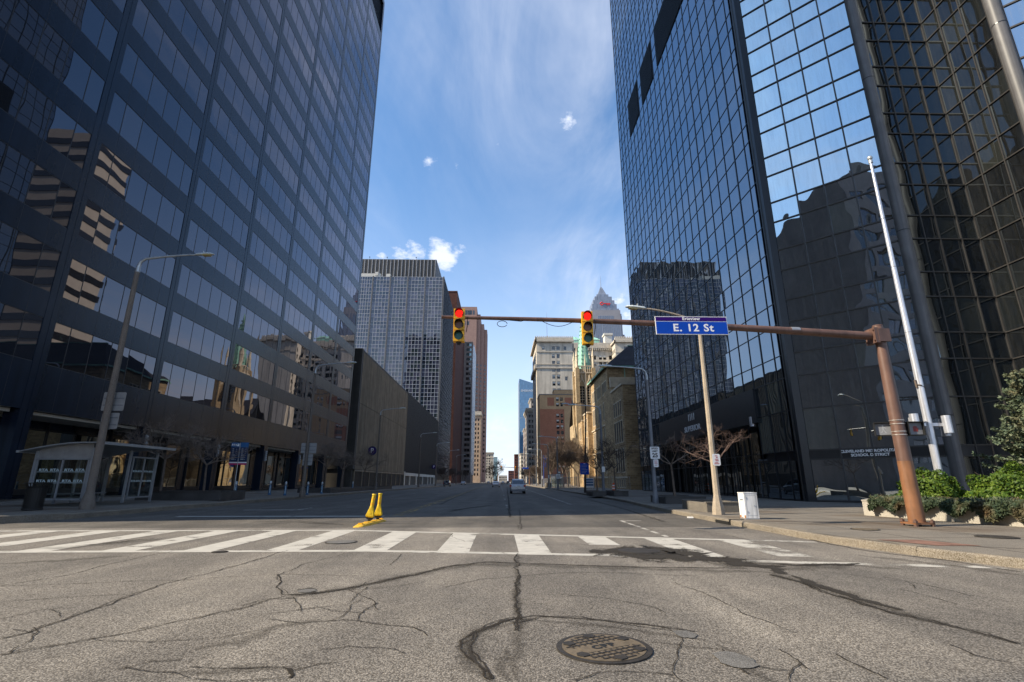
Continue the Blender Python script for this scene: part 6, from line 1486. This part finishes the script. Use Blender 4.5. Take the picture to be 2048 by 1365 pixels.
# ------------------------------------------------------------------ plants
def leaves(centres, normals, size, ar=1.6, jitter=.5):
    n = len(centres); a = nrs.normal(size=(n,3))*jitter+normals; a /= np.linalg.norm(a, axis=1)[:,None]+1e-9
    b = nrs.normal(size=(n,3)); b -= a*(a*b).sum(1)[:,None]; b /= np.linalg.norm(b, axis=1)[:,None]+1e-9
    c = np.cross(a, b); s = size*(.6+.8*nrs.rand(n))[:,None]
    v = np.stack([centres-b*s*ar*.5-c*s*.25, centres-b*s*ar*.1+c*s*.5, centres+b*s*ar*.5+c*s*.1, centres+b*s*ar*.1-c*s*.5], 1).reshape(-1,3)
    return v, np.arange(4*n).reshape(n,4)
def leafmesh(name, v, f, m):
    me = bpy.data.meshes.new(name); me.from_pydata(v.tolist(), [], f.tolist()); me.materials.append(m); me.update(); return me
def shrub(label, c, r, n, size, group):
    rt = thing('boxwood_shrub', label, 'shrub', c, group)
    d = nrs.normal(size=(n,3)); d /= np.linalg.norm(d, axis=1)[:,None]; d[:,2] = np.abs(d[:,2])*1.0-.15
    lump = 1+.13*np.sin(d[:,0]*5.3+c[0])*np.sin(d[:,1]*6.1+c[1])+.10*np.sin(d[:,2]*9+d[:,0]*7)+.07*np.sin(d[:,0]*15+3*d[:,1])*np.sin(d[:,1]*13)
    rr = (1-.45*nrs.rand(n)**2.2)*lump
    P = d*rr[:,None]*np.array(r); P[:,2] = np.maximum(P[:,2], -.05)
    v, f = leaves(P, d*.9, size); o = link('leaves', leafmesh('leaves', v, f, M['boxleaf']), rt)
    m = MB()
    for k in range(26):
        a = rnd.uniform(0, 6.28); b = rnd.uniform(.2, 1.0); e = Vector((math.cos(a)*b*r[0]*.8, math.sin(a)*b*r[1]*.8, r[2]*rnd.uniform(.4,.8))); m.tube([(e.x*.15,e.y*.15,-.1), (e.x*.5,e.y*.5,e.z*.5), e], [.03,.02,.008], 4, cap=False)
    part('stems', m, M['bark'], rt, False, False)
GS = 'clipped shrubs in the hedge planter'
shrub('clipped green shrub left of the flagpole foot', (17.95, 21.6, .58), (1.25, 1.2, 1.45), 9000, .07, GS)
shrub('broad green shrub right of the flagpole foot', (20.4, 20.2, .58), (1.9, 1.35, 1.55), 14000, .07, GS)
shrub('green shrub at the right picture edge, in front of the spruce', (22.2, 18.3, .58), (1.7, 1.3, 1.5), 9000, .07, GS)
def juniper(label, pts, n, drop, group):
    rt = thing('juniper', label, 'shrub', (pts[0][0], pts[0][1], .68), group); P = []; Nn = []
    ps = [Vector(p) for p in pts]
    for k in range(n):
        i = rnd.randrange(len(ps)-1); t = rnd.random(); c = ps[i].lerp(ps[i+1], t); dr = (ps[i+1]-ps[i]).normalized(); outw = Vector((dr.y, -dr.x)); s = rnd.random()
        lump = .6+.5*math.sin((c.x+c.y)*4.1)*math.sin((c.x-c.y)*2.3+1)
        if rnd.random() < .55: q = c-outw*rnd.uniform(-.15, .9); z = .06+.22*abs(lump)*rnd.random()
        else: d_ = drop*max(.15, lump)*s; q = c+outw*(.08+.16*rnd.random()+.1*s); z = .10-d_
        P.append((q.x-pts[0][0], q.y-pts[0][1], z)); Nn.append((outw.x*.6, outw.y*.6, .6))
    P = np.array(P); v, f = leaves(P, np.array(Nn), .075, 2.8, .7); link('foliage', leafmesh('foliage', v, f, M['juniper']), rt)
    m = MB()
    for k in range(14):
        i = rnd.randrange(len(ps)-1); c = ps[i].lerp(ps[i+1], rnd.random()); dr = (ps[i+1]-ps[i]).normalized(); outw = Vector((dr.y, -dr.x)); a = c-outw*.7; m.tube([(a.x,a.y,.62), (c.x,c.y,.80), (c.x+outw.x*.15,c.y+outw.y*.15,.60)], [.02,.014,.006], 4, cap=False)
    part('stems', m, M['bark'], rt)
GJ = 'trailing junipers on the planter wall'
juniper('trailing juniper left of the brown pole, at the planter wall end', [(14.15,19.7), (14.4,18.2), (14.6,17.2)], 5500, .55, GJ)
juniper('trailing juniper right behind the brown pole', [(14.62,17.1), (14.85,15.8), (15.0,15.1)], 5500, .62, GJ)
juniper('trailing juniper hanging lowest on the wall, right of the brown pole', [(15.02,15.0), (15.2,14.1), (16.2,13.75)], 5500, .72, GJ)
juniper('trailing juniper on the planter wall at the right picture edge', [(16.3,13.7), (18.5,13.2), (20.5,12.85)], 6500, .62, GJ)
# spruce
rt = thing('spruce_tree', 'blue green spruce rising behind the hedges at the right picture edge', 'tree', (22.9, 21.3, .58))
m = MB(); m.tube([(0,0,0),(.05,0,3),(0,.03,5.5)], [.16,.10,.02], 8); P = []; Nn = []
for k in range(150):
    z = .5+5.0*(k/150)**.92; L_ = (2.25*(1-z/5.9)**.85+.12)*rnd.uniform(.42, 1.28); a = k*2.399+rnd.uniform(-.3,.3)
    d = Vector((math.cos(a), math.sin(a), 0)); pts = [Vector((0,0,z))+d*L_*t+Vector((0,0,-.10*L_*math.sin(t*2.4)+.16*L_*t*t)) for t in (0,.35,.7,1)]
    m.tube(pts, [.03,.022,.014,.006], 4, cap=False)
    side = d.cross(Vector((0,0,1)))
    nn = int(26+70*L_)
    for q in range(nn):
        t = rnd.uniform(.22, 1.02); i = min(int(t*3), 2); c = pts[i].lerp(pts[i+1], min(t*3-i, 1.1)); sp_ = side*rnd.gauss(0,.11)*L_*(1.2-t)+Vector((0,0,rnd.gauss(0.02,.055)))
        P.append(c+sp_); Nn.append((d.x*.3, d.y*.3, .9))
part('trunk', m, M['bark'], rt, False, False)
v, f = leaves(np.array([tuple(p) for p in P]), np.array(Nn), .075, 2.3, .8); link('crown', leafmesh('crown', v, f, M['spruce']), rt)
# bare trees
def bare_tree(name, label, loc, h, spread, seed, twig, trunk_h=.38, r0=.09, depth=5, group=None, up=.35, kids=4, rmin=.004):
    rt = thing(name, label, 'tree', loc, group); R_ = random.Random(seed); tm, cm = MB(), MB()
    th = h*trunk_h; lean = Vector((R_.uniform(-.05,.05), R_.uniform(-.05,.05), 0))
    tm.tube([(0,0,-.15), lean*th*.5+Vector((0,0,th*.5)), lean*th+Vector((0,0,th))], [r0, r0*.82, r0*.7], 8); tip = lean*th+Vector((0,0,th))
    def grow(p, d, L_, r, lv):
        n = 3 if lv > 1 else 2; pts = [p]; q = p
        for i in range(n):
            d = (d+Vector((R_.gauss(0,.16), R_.gauss(0,.16), R_.gauss(.02,.12)))).normalized(); q = q+d*L_/n; pts.append(q)
        cm.tube(pts, [max(r*(1-.45*i/n), rmin) for i in range(n+1)], 5 if lv > 2 else 3, cap=False)
        if lv <= 0: return
        for k in range(kids if lv > 1 else kids+1):
            t = R_.uniform(.3, 1.0); b = pts[min(int(t*n), n-1)].lerp(pts[min(int(t*n)+1, n)], t*n-int(t*n)) if t < 1 else pts[-1]
            nd = (d*.55+Vector((R_.gauss(0,1)*spread, R_.gauss(0,1)*spread, R_.gauss(up,.45)))*.75).normalized(); grow(b, nd, L_*R_.uniform(.52,.78), r*.52, lv-1)
    for k in range(kids+1):
        a = 2*math.pi*k/(kids+1)+R_.uniform(-.4,.4); grow(tip, Vector((math.cos(a)*spread, math.sin(a)*spread, up+.35)).normalized(), h*.30, r0*.5, depth-1)
    part('trunk', tm, M['bark'], rt, True, False); part('crown', cm, M[twig], rt, False, False)
    return rt
GT = 'bare street trees'
bare_tree('street_tree', 'bare tree in the dark planter, nearer the bus shelter', (-22.0, 34.6, .7), 5.6, .85, 3, 'twiggrey', .38, .09, 5, GT)
bare_tree('street_tree', 'bare tree in the dark planter, nearer the bus stop sign', (-19.4, 34.9, .7), 4.9, 1.0, 4, 'twiggrey', .36, .09, 5, GT)
bare_tree('street_tree', 'bare tree in the long planter, just right of the sign-back lamp', (-19.6, 59, .6), 6.0, .9, 5, 'twiggrey', .38, .09, 5, GT)
bare_tree('street_tree', 'bare tree in the long planter before the garage corner', (-19.9, 66, .6), 5.8, .9, 6, 'twiggrey', .38, .09, 5, GT)
bare_tree('street_tree', 'bare tree under the letter P, farthest in the long planter', (-19.8, 77, .6), 6.4, .9, 7, 'twiggrey', .38, .09, 5, GT)
bare_tree('street_tree', 'grey bare tree beside the speed limit lamp', (10.6, 31.7, .5), 4.8, .95, 8, 'twiggrey', .40, .085, 5, GT, .25, 3)
bare_tree('street_tree', 'reddish bare tree spreading behind the octagonal lamp', (9.9, 23.7, .5), 4.3, .95, 19, 'twig', .40, .08, 5, GT, .30, 3)
bare_tree('street_tree', 'bare tree left of the grey lamp, before the sunlit school', (9.1, 49.0, .5), 5.0, .7, 10, 'twigdark', .40, .08, 5, GT, .35, 3, .009)
bare_tree('street_tree', 'bare tree before the sunlit school, right of another', (10.9, 55.5, .17), 5.2, .7, 12, 'twigdark', .38, .08, 5, GT, .35, 3, .009)
bare_tree('street_tree', 'bare tree right of the grey lamp, before the shaded school', (10.5, 47.4, .5), 5.2, .7, 13, 'twigdark', .40, .08, 5, GT, .35, 3, .009)
GF = 'large bare trees by the church'
for i, (x, y, h, s) in enumerate(((13.6, 112, 11, 'large bare tree before the red brick hotel, left of the church'), (16.2, 124, 14, 'tallest bare tree, in front of the church buttress'), (17.8, 118, 12, 'large bare tree between the church and the sunlit school end'), (13.2, 135, 11, 'large bare tree farther back, before the hotel'))):
    bare_tree('bare_tree', s, (x, y, .17), h, .62, 30+i, 'twiggrey', .22, .22, 6, GF, .55, 4, .016)
for i, (x, y, h, s) in enumerate(((12.5, 170, 8, 'small bare kerb tree by the blue banner'), (12.0, 195, 8, 'small bare kerb tree beyond the blue banner'), (12.4, 225, 9, 'far bare kerb tree before the heavy-corniced office'), (11.8, 260, 9, 'farthest bare kerb tree on the right'))):
    bare_tree('bare_tree', s, (x, y, .17), h, .6, 50+i, 'twiggrey', .25, .14, 5, 'far kerb trees on the right', .5, 4, .02)
for i, (x, y, h, s) in enumerate(((-20, 185, 8, 'bare tree on the left before the grid tower foot'), (-20.5, 230, 9, 'bare tree on the left before the red brick slab'), (-19.5, 290, 9, 'far bare tree on the left before the grey granite office'))):
    bare_tree('bare_tree', s, (x, y, .2), h, .6, 60+i, 'twigdark', .25, .14, 5, 'far trees on the left', .5, 4, .02)
bare_tree('bare_tree', 'reddish bare tree in the middle at the far end of the street', (-2.5, 380, 0), 21, .6, 71, 'twig', .2, .35, 6, None, .5, 3, .035)
bare_tree('bare_tree', 'lower reddish tree beside the middle tree at the street end', (-6.5, 400, 0), 15, .6, 72, 'twig', .2, .3, 6, None, .5, 3, .035)

# ------------------------------------------------------------------ school forecourt: fence, drum, boards, far shelter
def fence(label, p, q, hgt, group):
    p, q = Vector(p), Vector(q); d = (q-p); L_ = d.length; d.normalize(); rt = thing('wire_fence', label, 'fence', (p.x, p.y, .17), group); m = MB(); k = max(1, int(L_/2.4))
    for i in range(k+1): c = d*(L_*i/k); m.tube([(c.x,c.y,0),(c.x,c.y,hgt)], .03, 6)
    for z in (.1, hgt): m.tube([(0,0,z),(d.x*L_,d.y*L_,z)], .022, 5)
    part('frame', m, M['fence'], rt, False, False); m = MB(); n = int(L_/.28)
    for i in range(n): c = d*(L_*i/n); m.tube([(c.x,c.y,.1),(c.x,c.y,hgt)], .006, 3, cap=False)
    for i in range(8): z = .1+i*hgt/8; m.tube([(0,0,z),(d.x*L_,d.y*L_,z)], .006, 3, cap=False)
    part('wire', m, M['fence'], rt, False, False)
fence('wire fence crossing before the near end of the stone school', (11.6, 78.6), (19.6, 78.6), 1.9, 'wire fences by the school')
fence('wire fence running along the pavement past the school and church', (11.6, 78.8), (11.8, 150), 1.9, 'wire fences by the school')
rt = thing('traffic_drum', 'orange and white striped traffic drum before the school', 'traffic drum', (15.3, 70, .17))
m = MB(); m.tube([(0,0,0),(0,0,.08)], .36, 16); part('base', m, M['rubber'], rt, False, False)
for k in range(5): m = MB(); m.tube([(0,0,.08+.18*k),(0,0,.26+.18*k)], [.29-.012*k, .278-.012*k], 16); part('band', m, M['orange' if k % 2 == 0 else 'signwhite'], rt, False, False)
m = MB(); m.box(-.15, .15, -.02, .02, .98, 1.05); part('handle', m, M['orange'], rt, False, False)
rt = thing('site_board', 'white and blue building site board behind the fence', 'sign', (13.7, 80.5, .17))
m = MB(); m.box(-.75, .75, -.04, .04, .3, 1.75); part('board', m, M['signwhite'], rt, False, False)
for k in range(3): m = MB(); m.box(-.68, .68, -.05, -.041, 1.35-.38*k, 1.62-.38*k); part('blue_panel', m, M['lightblue'], rt, False, False)
for x in (-.6, .6): m = MB(); m.box(x-.04, x+.04, -.04, .04, 0, .3); part('leg', m, M['galv'], rt, False, False)
rt = thing('glass_shelter', 'small glass bus shelter far along the right kerb', 'bus shelter', (11.0, 101, .17))
m = MB(); m.box(-1.5, 1.2, -1.5, 2.2, 2.35, 2.5); part('roof', m, M['sheltergrey'], rt, False, False)
for x in (-1.2, -.1, 1.0):
    for y in (-1.2, 2.0): m = MB(); m.box(x-.05, x+.05, y-.05, y+.05, 0, 2.35); part('post', m, M['galv'], rt, False, False)
m = MB(); m.box(-1.2, 1.0, -1.22, -1.2, .25, 2.2); part('glass_panel', m, M['sglass'], rt, False, False)
for z in (.25, 1.1, 2.2): m = MB(); m.box(-1.15, .95, -1.24, -1.18, z-.03, z+.03); part('rail', m, M['galv'], rt, False, False)
for p, s in (((10.3,108,.17), 'tan barrel beside the far glass shelter'), ((10.0,112,.17), 'tan barrel a little beyond the far glass shelter')):
    m = MB(); m.tube([(0,0,0),(0,0,.2),(0,0,.55),(0,0,.95)], [.34,.42,.44,.38], 14); o = link('barrel', m.mesh('barrel', M['planter']), None, p); tag(o, s, 'barrel', 'barrels on the far right pavement')

# ------------------------------------------------------------------ far intersection
m2 = dup(mast, (10.8, 190, .17), 'far brown signal pole with its arm, one block down the street')
f1 = dup(sg, (5.6, 189.7, 6.2), 'far traffic light beside the old brick office', group='traffic lights at the next crossing')
f2 = dup(sg, (.4, 189.7, 6.3), 'far traffic light before the reddish tree at the street end', group='traffic lights at the next crossing')
for f_ in (f1, f2):
    for h in f_.children:
        for q in h.children:
            if q.name.startswith('lens') and q.data.materials[0] == M['lensred']:
                me = q.data.copy(); me.materials[0] = M['lensred2']; q.data = me
m = MB(); m.box(8.2, 10.4, 189.6, 189.66, 5.75, 6.3); tag(solo('street_name_sign', m, M['signblue']), 'far small blue street name sign on the next signal arm', 'street sign')

# ------------------------------------------------------------------ cars
def car(label, loc, paint, suv=True, s=1.0, rz=0, group=None):
    rt = thing('car', label, 'car', loc, group, rz)
    def prt(n, mb, mm, r=rt, sm=False): return part(n, mb, M[mm], r, sm, False)
    Wd = .92*s
    if suv: st = [(.0,.42,.80,.93),(.06,.30,.98,.97),(.16,.28,1.10,.99),(1.0,.26,1.10,1.0),(2.6,.26,1.06,1.0),(3.4,.26,1.02,.99),(4.1,.28,.94,.96),(4.45,.34,.72,.86)]; gh = [(.16,1.08),(.42,1.56),(.75,1.68),(2.3,1.70),(2.75,1.60),(3.45,1.05)]
    else: st = [(.0,.42,.72,.90),(.08,.30,.92,.95),(.25,.28,.98,.98),(1.1,.24,.96,1.0),(2.6,.24,.93,1.0),(3.5,.24,.90,.99),(4.2,.28,.80,.95),(4.6,.34,.62,.84)]; gh = [(.65,.95),(1.35,1.36),(1.7,1.43),(2.5,1.44),(2.9,1.36),(3.7,.92)]
    m = MB(); rs = []
    for y, zl, zt, f in st:
        w_ = Wd*f; rs.append([(-w_*.90,y,zl),(-w_,y,zl+.18),(-w_,y,zt-.10),(-w_*.94,y,zt),(0,y,zt+.03),(w_*.94,y,zt),(w_,y,zt-.10),(w_,y,zl+.18),(w_*.90,y,zl)])
    for a, b in zip(rs[:-1], rs[1:]):
        for k in range(8): m.face([a[k], a[k+1], b[k+1], b[k]])
        m.face([a[8], a[0], b[0], b[8]])
    m.face(rs[0][::-1]); m.face(rs[-1])
    tp = []
    for i, (y, z) in enumerate(gh):
        w_ = Wd*(.93-.16*(z-1.0)/.7 if z > 1.0 else .93); tp.append([(-w_,y,z-.02),(-w_*.92,y,z),(w_*.92,y,z),(w_,y,z-.02)])
    for a, b in zip(tp[:-1], tp[1:]): m.face([a[1], a[2], b[2], b[1]])
    zb = 1.02 if suv else .9
    for sx in (0, 3):
        pts = [t[sx] for t in tp]; m.face([(pts[0][0],pts[0][1],zb)]+pts+[(pts[-1][0],pts[-1][1],zb)] if sx else [(pts[-1][0],pts[-1][1],zb)]+pts[::-1]+[(pts[0][0],pts[0][1],zb)])
    prt('body', m, paint)
    def pane(i, j, a, b, off):
        p, q = tp[i], tp[j]; A_ = Vector(p[1]).lerp(Vector(q[1]), a); B_ = Vector(p[2]).lerp(Vector(q[2]), a); C2 = Vector(p[2]).lerp(Vector(q[2]), b); D2 = Vector(p[1]).lerp(Vector(q[1]), b); c = (A_+B_+C2+D2)/4; o_ = Vector((0,off[0],off[1])); mm = MB()
        mm.face([c+(x-c)*.90+o_ for x in (A_, B_, C2, D2)]); return mm
    prt('rear_window', pane(0, 1, .06, .98, (-.02,.012)), 'carglass'); prt('windscreen', pane(len(gh)-2, len(gh)-1, .05, .95, (.02,.015)), 'carglass')
    for sx in (-1, 1):
        mm = MB(); w_ = Wd*.90; y0_, y1_ = gh[1][0]+.1, gh[-2][0]+.25; zt = gh[2][1]-.12
        mm.face([(sx*(Wd*.93+.012),y0_-.05,zb+.06),(sx*(Wd*.93+.012),y1_+.3,zb+.06),(sx*(Wd*.82+.012),y1_-.1,zt),(sx*(Wd*.82+.012),y0_+.15,zt)]); prt('side_window', mm, 'carglass')
        mm = MB(); mm.box(sx*Wd*.93-.17, sx*Wd*.93+.07, -.035 if suv else -.02, .22, .80 if suv else .70, 1.02 if suv else .86); prt('tail_light', mm, 'tail')
        mm = MB(); mm.box(sx*(Wd+.10)-.09, sx*(Wd+.10)+.09, 2.85, 3.0, 1.02, 1.2); prt('mirror', mm, paint)
        for y in (.85, 3.6):
            mm = MB(); mm.tube([(sx*(Wd-.24),y,.34),(sx*(Wd+.005),y,.34)], .34, 18); wh = prt('wheel', mm, 'rubber'); mm = MB(); mm.tube([(sx*(Wd-.02),y,.34),(sx*(Wd+.015),y,.34)], .21, 14); prt('rim', mm, 'galv', wh)
    mm = MB(); mm.box(-Wd*.86, Wd*.86, -.03, .1, .30, .52); prt('bumper', mm, 'greypole')
    mm = MB(); mm.box(-.26, .26, -.05, -.02, .78, .92) if suv else mm.box(-.26, .26, -.05, -.02, .60, .74); prt('licence_plate', mm, 'plate')
    return rt
car('silver blue sport utility car seen from behind, nearest car on the road', (2.15, 62.4, 0), 'carsilver', True, .98)
car('white saloon car farther along the road, left of the silver one', (-1.0, 129, 0), 'carwhite', False, .98)
for p, pa, s in (((-15.3, 150, 0), 'cardark', 'dark car parked at the left kerb before the garage end'), ((-15.2, 215, 0), 'carsilver', 'silver car at the left kerb near the grid tower'), ((1.8, 320, 0), 'carwhite', 'small white car in the distance between the two nearer cars'), ((5.2, 340, 0), 'cardark', 'small dark car in the distance right of the silver one'), ((-8, 360, 0), 'carwhite', 'distant pale car on the left lanes')):
    car(s, p, pa, pa == 'cardark', 1.0)
# ------------------------------------------------------------------ light and sky
AZ = rad(11.0); EL = rad(36.0)
S = Vector((-math.cos(AZ)*math.cos(EL), -math.sin(AZ)*math.cos(EL), math.sin(EL)))
sd = bpy.data.lights.new('sun', 'SUN'); sd.energy = 5.0; sd.angle = rad(.53); sd.color = (1.0, .87, .68)
so = bpy.data.objects.new('sun', sd); COL.objects.link(so); so.rotation_euler = (-S).to_track_quat('-Z', 'Y').to_euler(); so.location = S*300
w = bpy.data.worlds.new('World'); SC.world = w; w.use_nodes = True; nt = w.node_tree; nt.nodes.clear()
def N(typ, **kw):
    n = nt.nodes.new(typ)
    for k, v in kw.items(): setattr(n, k, v)
    return n
def K(a, b): nt.links.new(a, b)
def mth(op, a, b=0., clamp=False):
    n = N('ShaderNodeMath', operation=op, use_clamp=clamp)
    for i, v in enumerate((a, b)):
        if isinstance(v, bpy.types.NodeSocket): K(v, n.inputs[i])
        else: n.inputs[i].default_value = v
    return n.outputs[0]
def rmp(f, a, b):
    n = N('ShaderNodeMapRange'); n.interpolation_type = 'SMOOTHSTEP'; K(f, n.inputs[0]); n.inputs[1].default_value = a; n.inputs[2].default_value = b; return n.outputs[0]
sky = N('ShaderNodeTexSky', sky_type='NISHITA'); sky.sun_disc = False; sky.sun_elevation = EL
sky.sun_rotation = math.atan2(S.x, S.y) % (2*math.pi); sky.altitude = 200; sky.air_density = 1.0; sky.dust_density = .7; sky.ozone_density = 1.6
tc = N('ShaderNodeTexCoord'); nv = N('ShaderNodeVectorMath', operation='NORMALIZE'); K(tc.outputs['Generated'], nv.inputs[0]); DIR = nv.outputs[0]
sx = N('ShaderNodeSeparateXYZ'); K(DIR, sx.inputs[0])
# flat cloud-layer coordinates: direction divided by its height
inv = mth('DIVIDE', 1.0, mth('MAXIMUM', mth('ADD', sx.outputs[2], .12), .05))
fl = N('ShaderNodeVectorMath', operation='SCALE'); K(DIR, fl.inputs[0]); K(inv, fl.inputs['Scale'])
def noise(vec, scale, detail, rough, mapscale=(1,1,1), rot=0., off=(0,0,0), dist=0.):
    mp = N('ShaderNodeMapping'); mp.inputs['Scale'].default_value = mapscale; mp.inputs['Rotation'].default_value = (0,0,rot); mp.inputs['Location'].default_value = off
    K(vec, mp.inputs['Vector']); n = N('ShaderNodeTexNoise'); K(mp.outputs[0], n.inputs['Vector'])
    n.inputs['Scale'].default_value = scale; n.inputs['Detail'].default_value = detail; n.inputs['Roughness'].default_value = rough; n.inputs['Distortion'].default_value = dist
    return n.outputs['Fac']
n1 = noise(fl.outputs[0], 1.1, 7, .62, (1.,.42,.6), .35, (3.1,.4,0), .5)
n2 = noise(fl.outputs[0], 3.6, 6, .6, (1.,.30,.5), -.25, (.7,2.3,0), .7)
n3 = noise(fl.outputs[0], .55, 3, .5, (1,1,1), 0, (5.2,1.1,0))
wisp = mth('ADD', mth('MULTIPLY', n1, .62), mth('MULTIPLY', n2, .38))
wisp = mth('MULTIPLY', rmp(wisp, .41, .76), rmp(n3, .22, .52))
# thicker veil towards the right of the avenue and low down
bias = rmp(sx.outputs[0], -.12, .35)
low = mth('POWER', mth('SUBTRACT', 1.0, rmp(sx.outputs[2], -.10, .62)), 1.25)
veil = mth('ADD', mth('MULTIPLY', wisp, mth('ADD', .55, mth('MULTIPLY', bias, .60))), mth('ADD', mth('MULTIPLY', low, .84), .04), True)
puffs = None
def puff(px, py, size, thr):
    global puffs
    a = (px-1024)/FPX; b = (682.5-py)/FPX; fw = _cT-b*_sT; up = _sT+b*_cT
    d = Vector((a*_cP+fw*_sP, fw*_cP-a*_sP, up)).normalized()
    ds = N('ShaderNodeVectorMath', operation='DISTANCE'); K(DIR, ds.inputs[0]); ds.inputs[1].default_value = d
    g = mth('SUBTRACT', 1.0, mth('DIVIDE', ds.outputs['Value'], size))
    m = rmp(mth('ADD', g, mth('MULTIPLY', mth('SUBTRACT', pn, .5), 2.2)), thr, thr+.62)
    puffs = m if puffs is None else mth('MAXIMUM', puffs, m)
pn = noise(DIR, 17., 7, .62, (1,1,1.7))
for p in ((880,512,.075,.36), (835,505,.06,.40), (800,508,.05,.46), (915,505,.045,.50), (765,512,.05,.6), (1137,240,.055,.56), (996,288,.026,.80), (913,332,.028,.74), (858,322,.038,.76), (985,340,.024,.88), (1262,640,.07,.50), (1240,600,.05,.7)): puff(*p)
cl = mth('MAXIMUM', veil, mth('MULTIPLY', puffs, .97), True)
mx = N('ShaderNodeMix', data_type='RGBA'); K(cl, mx.inputs[0])
hs = N('ShaderNodeMix', data_type='RGBA', blend_type='MULTIPLY'); hs.inputs[0].default_value = 1.0; K(sky.outputs[0], hs.inputs[6]); hs.inputs[7].default_value = (.76,1.14,1.37,1)
K(hs.outputs[2], mx.inputs[6]); mx.inputs[7].default_value = (5.6,5.95,6.8,1)
bg = N('ShaderNodeBackground'); K(mx.outputs[2], bg.inputs[0]); bg.inputs[1].default_value = .11
wo = N('ShaderNodeOutputWorld'); K(bg.outputs[0], wo.inputs[0])
SC.view_settings.view_transform = 'Standard'; SC.view_settings.look = 'None'; SC.view_settings.gamma = 1.0
SC.view_settings.use_curve_mapping = False; SC.view_settings.exposure = .72
SC.cycles.max_bounces = 8; SC.cycles.diffuse_bounces = 3; SC.cycles.glossy_bounces = 5; SC.cycles.transparent_max_bounces = 16; SC.cycles.caustics_reflective = False; SC.cycles.caustics_refractive = False
SC.cycles.sample_clamp_indirect = 6.0
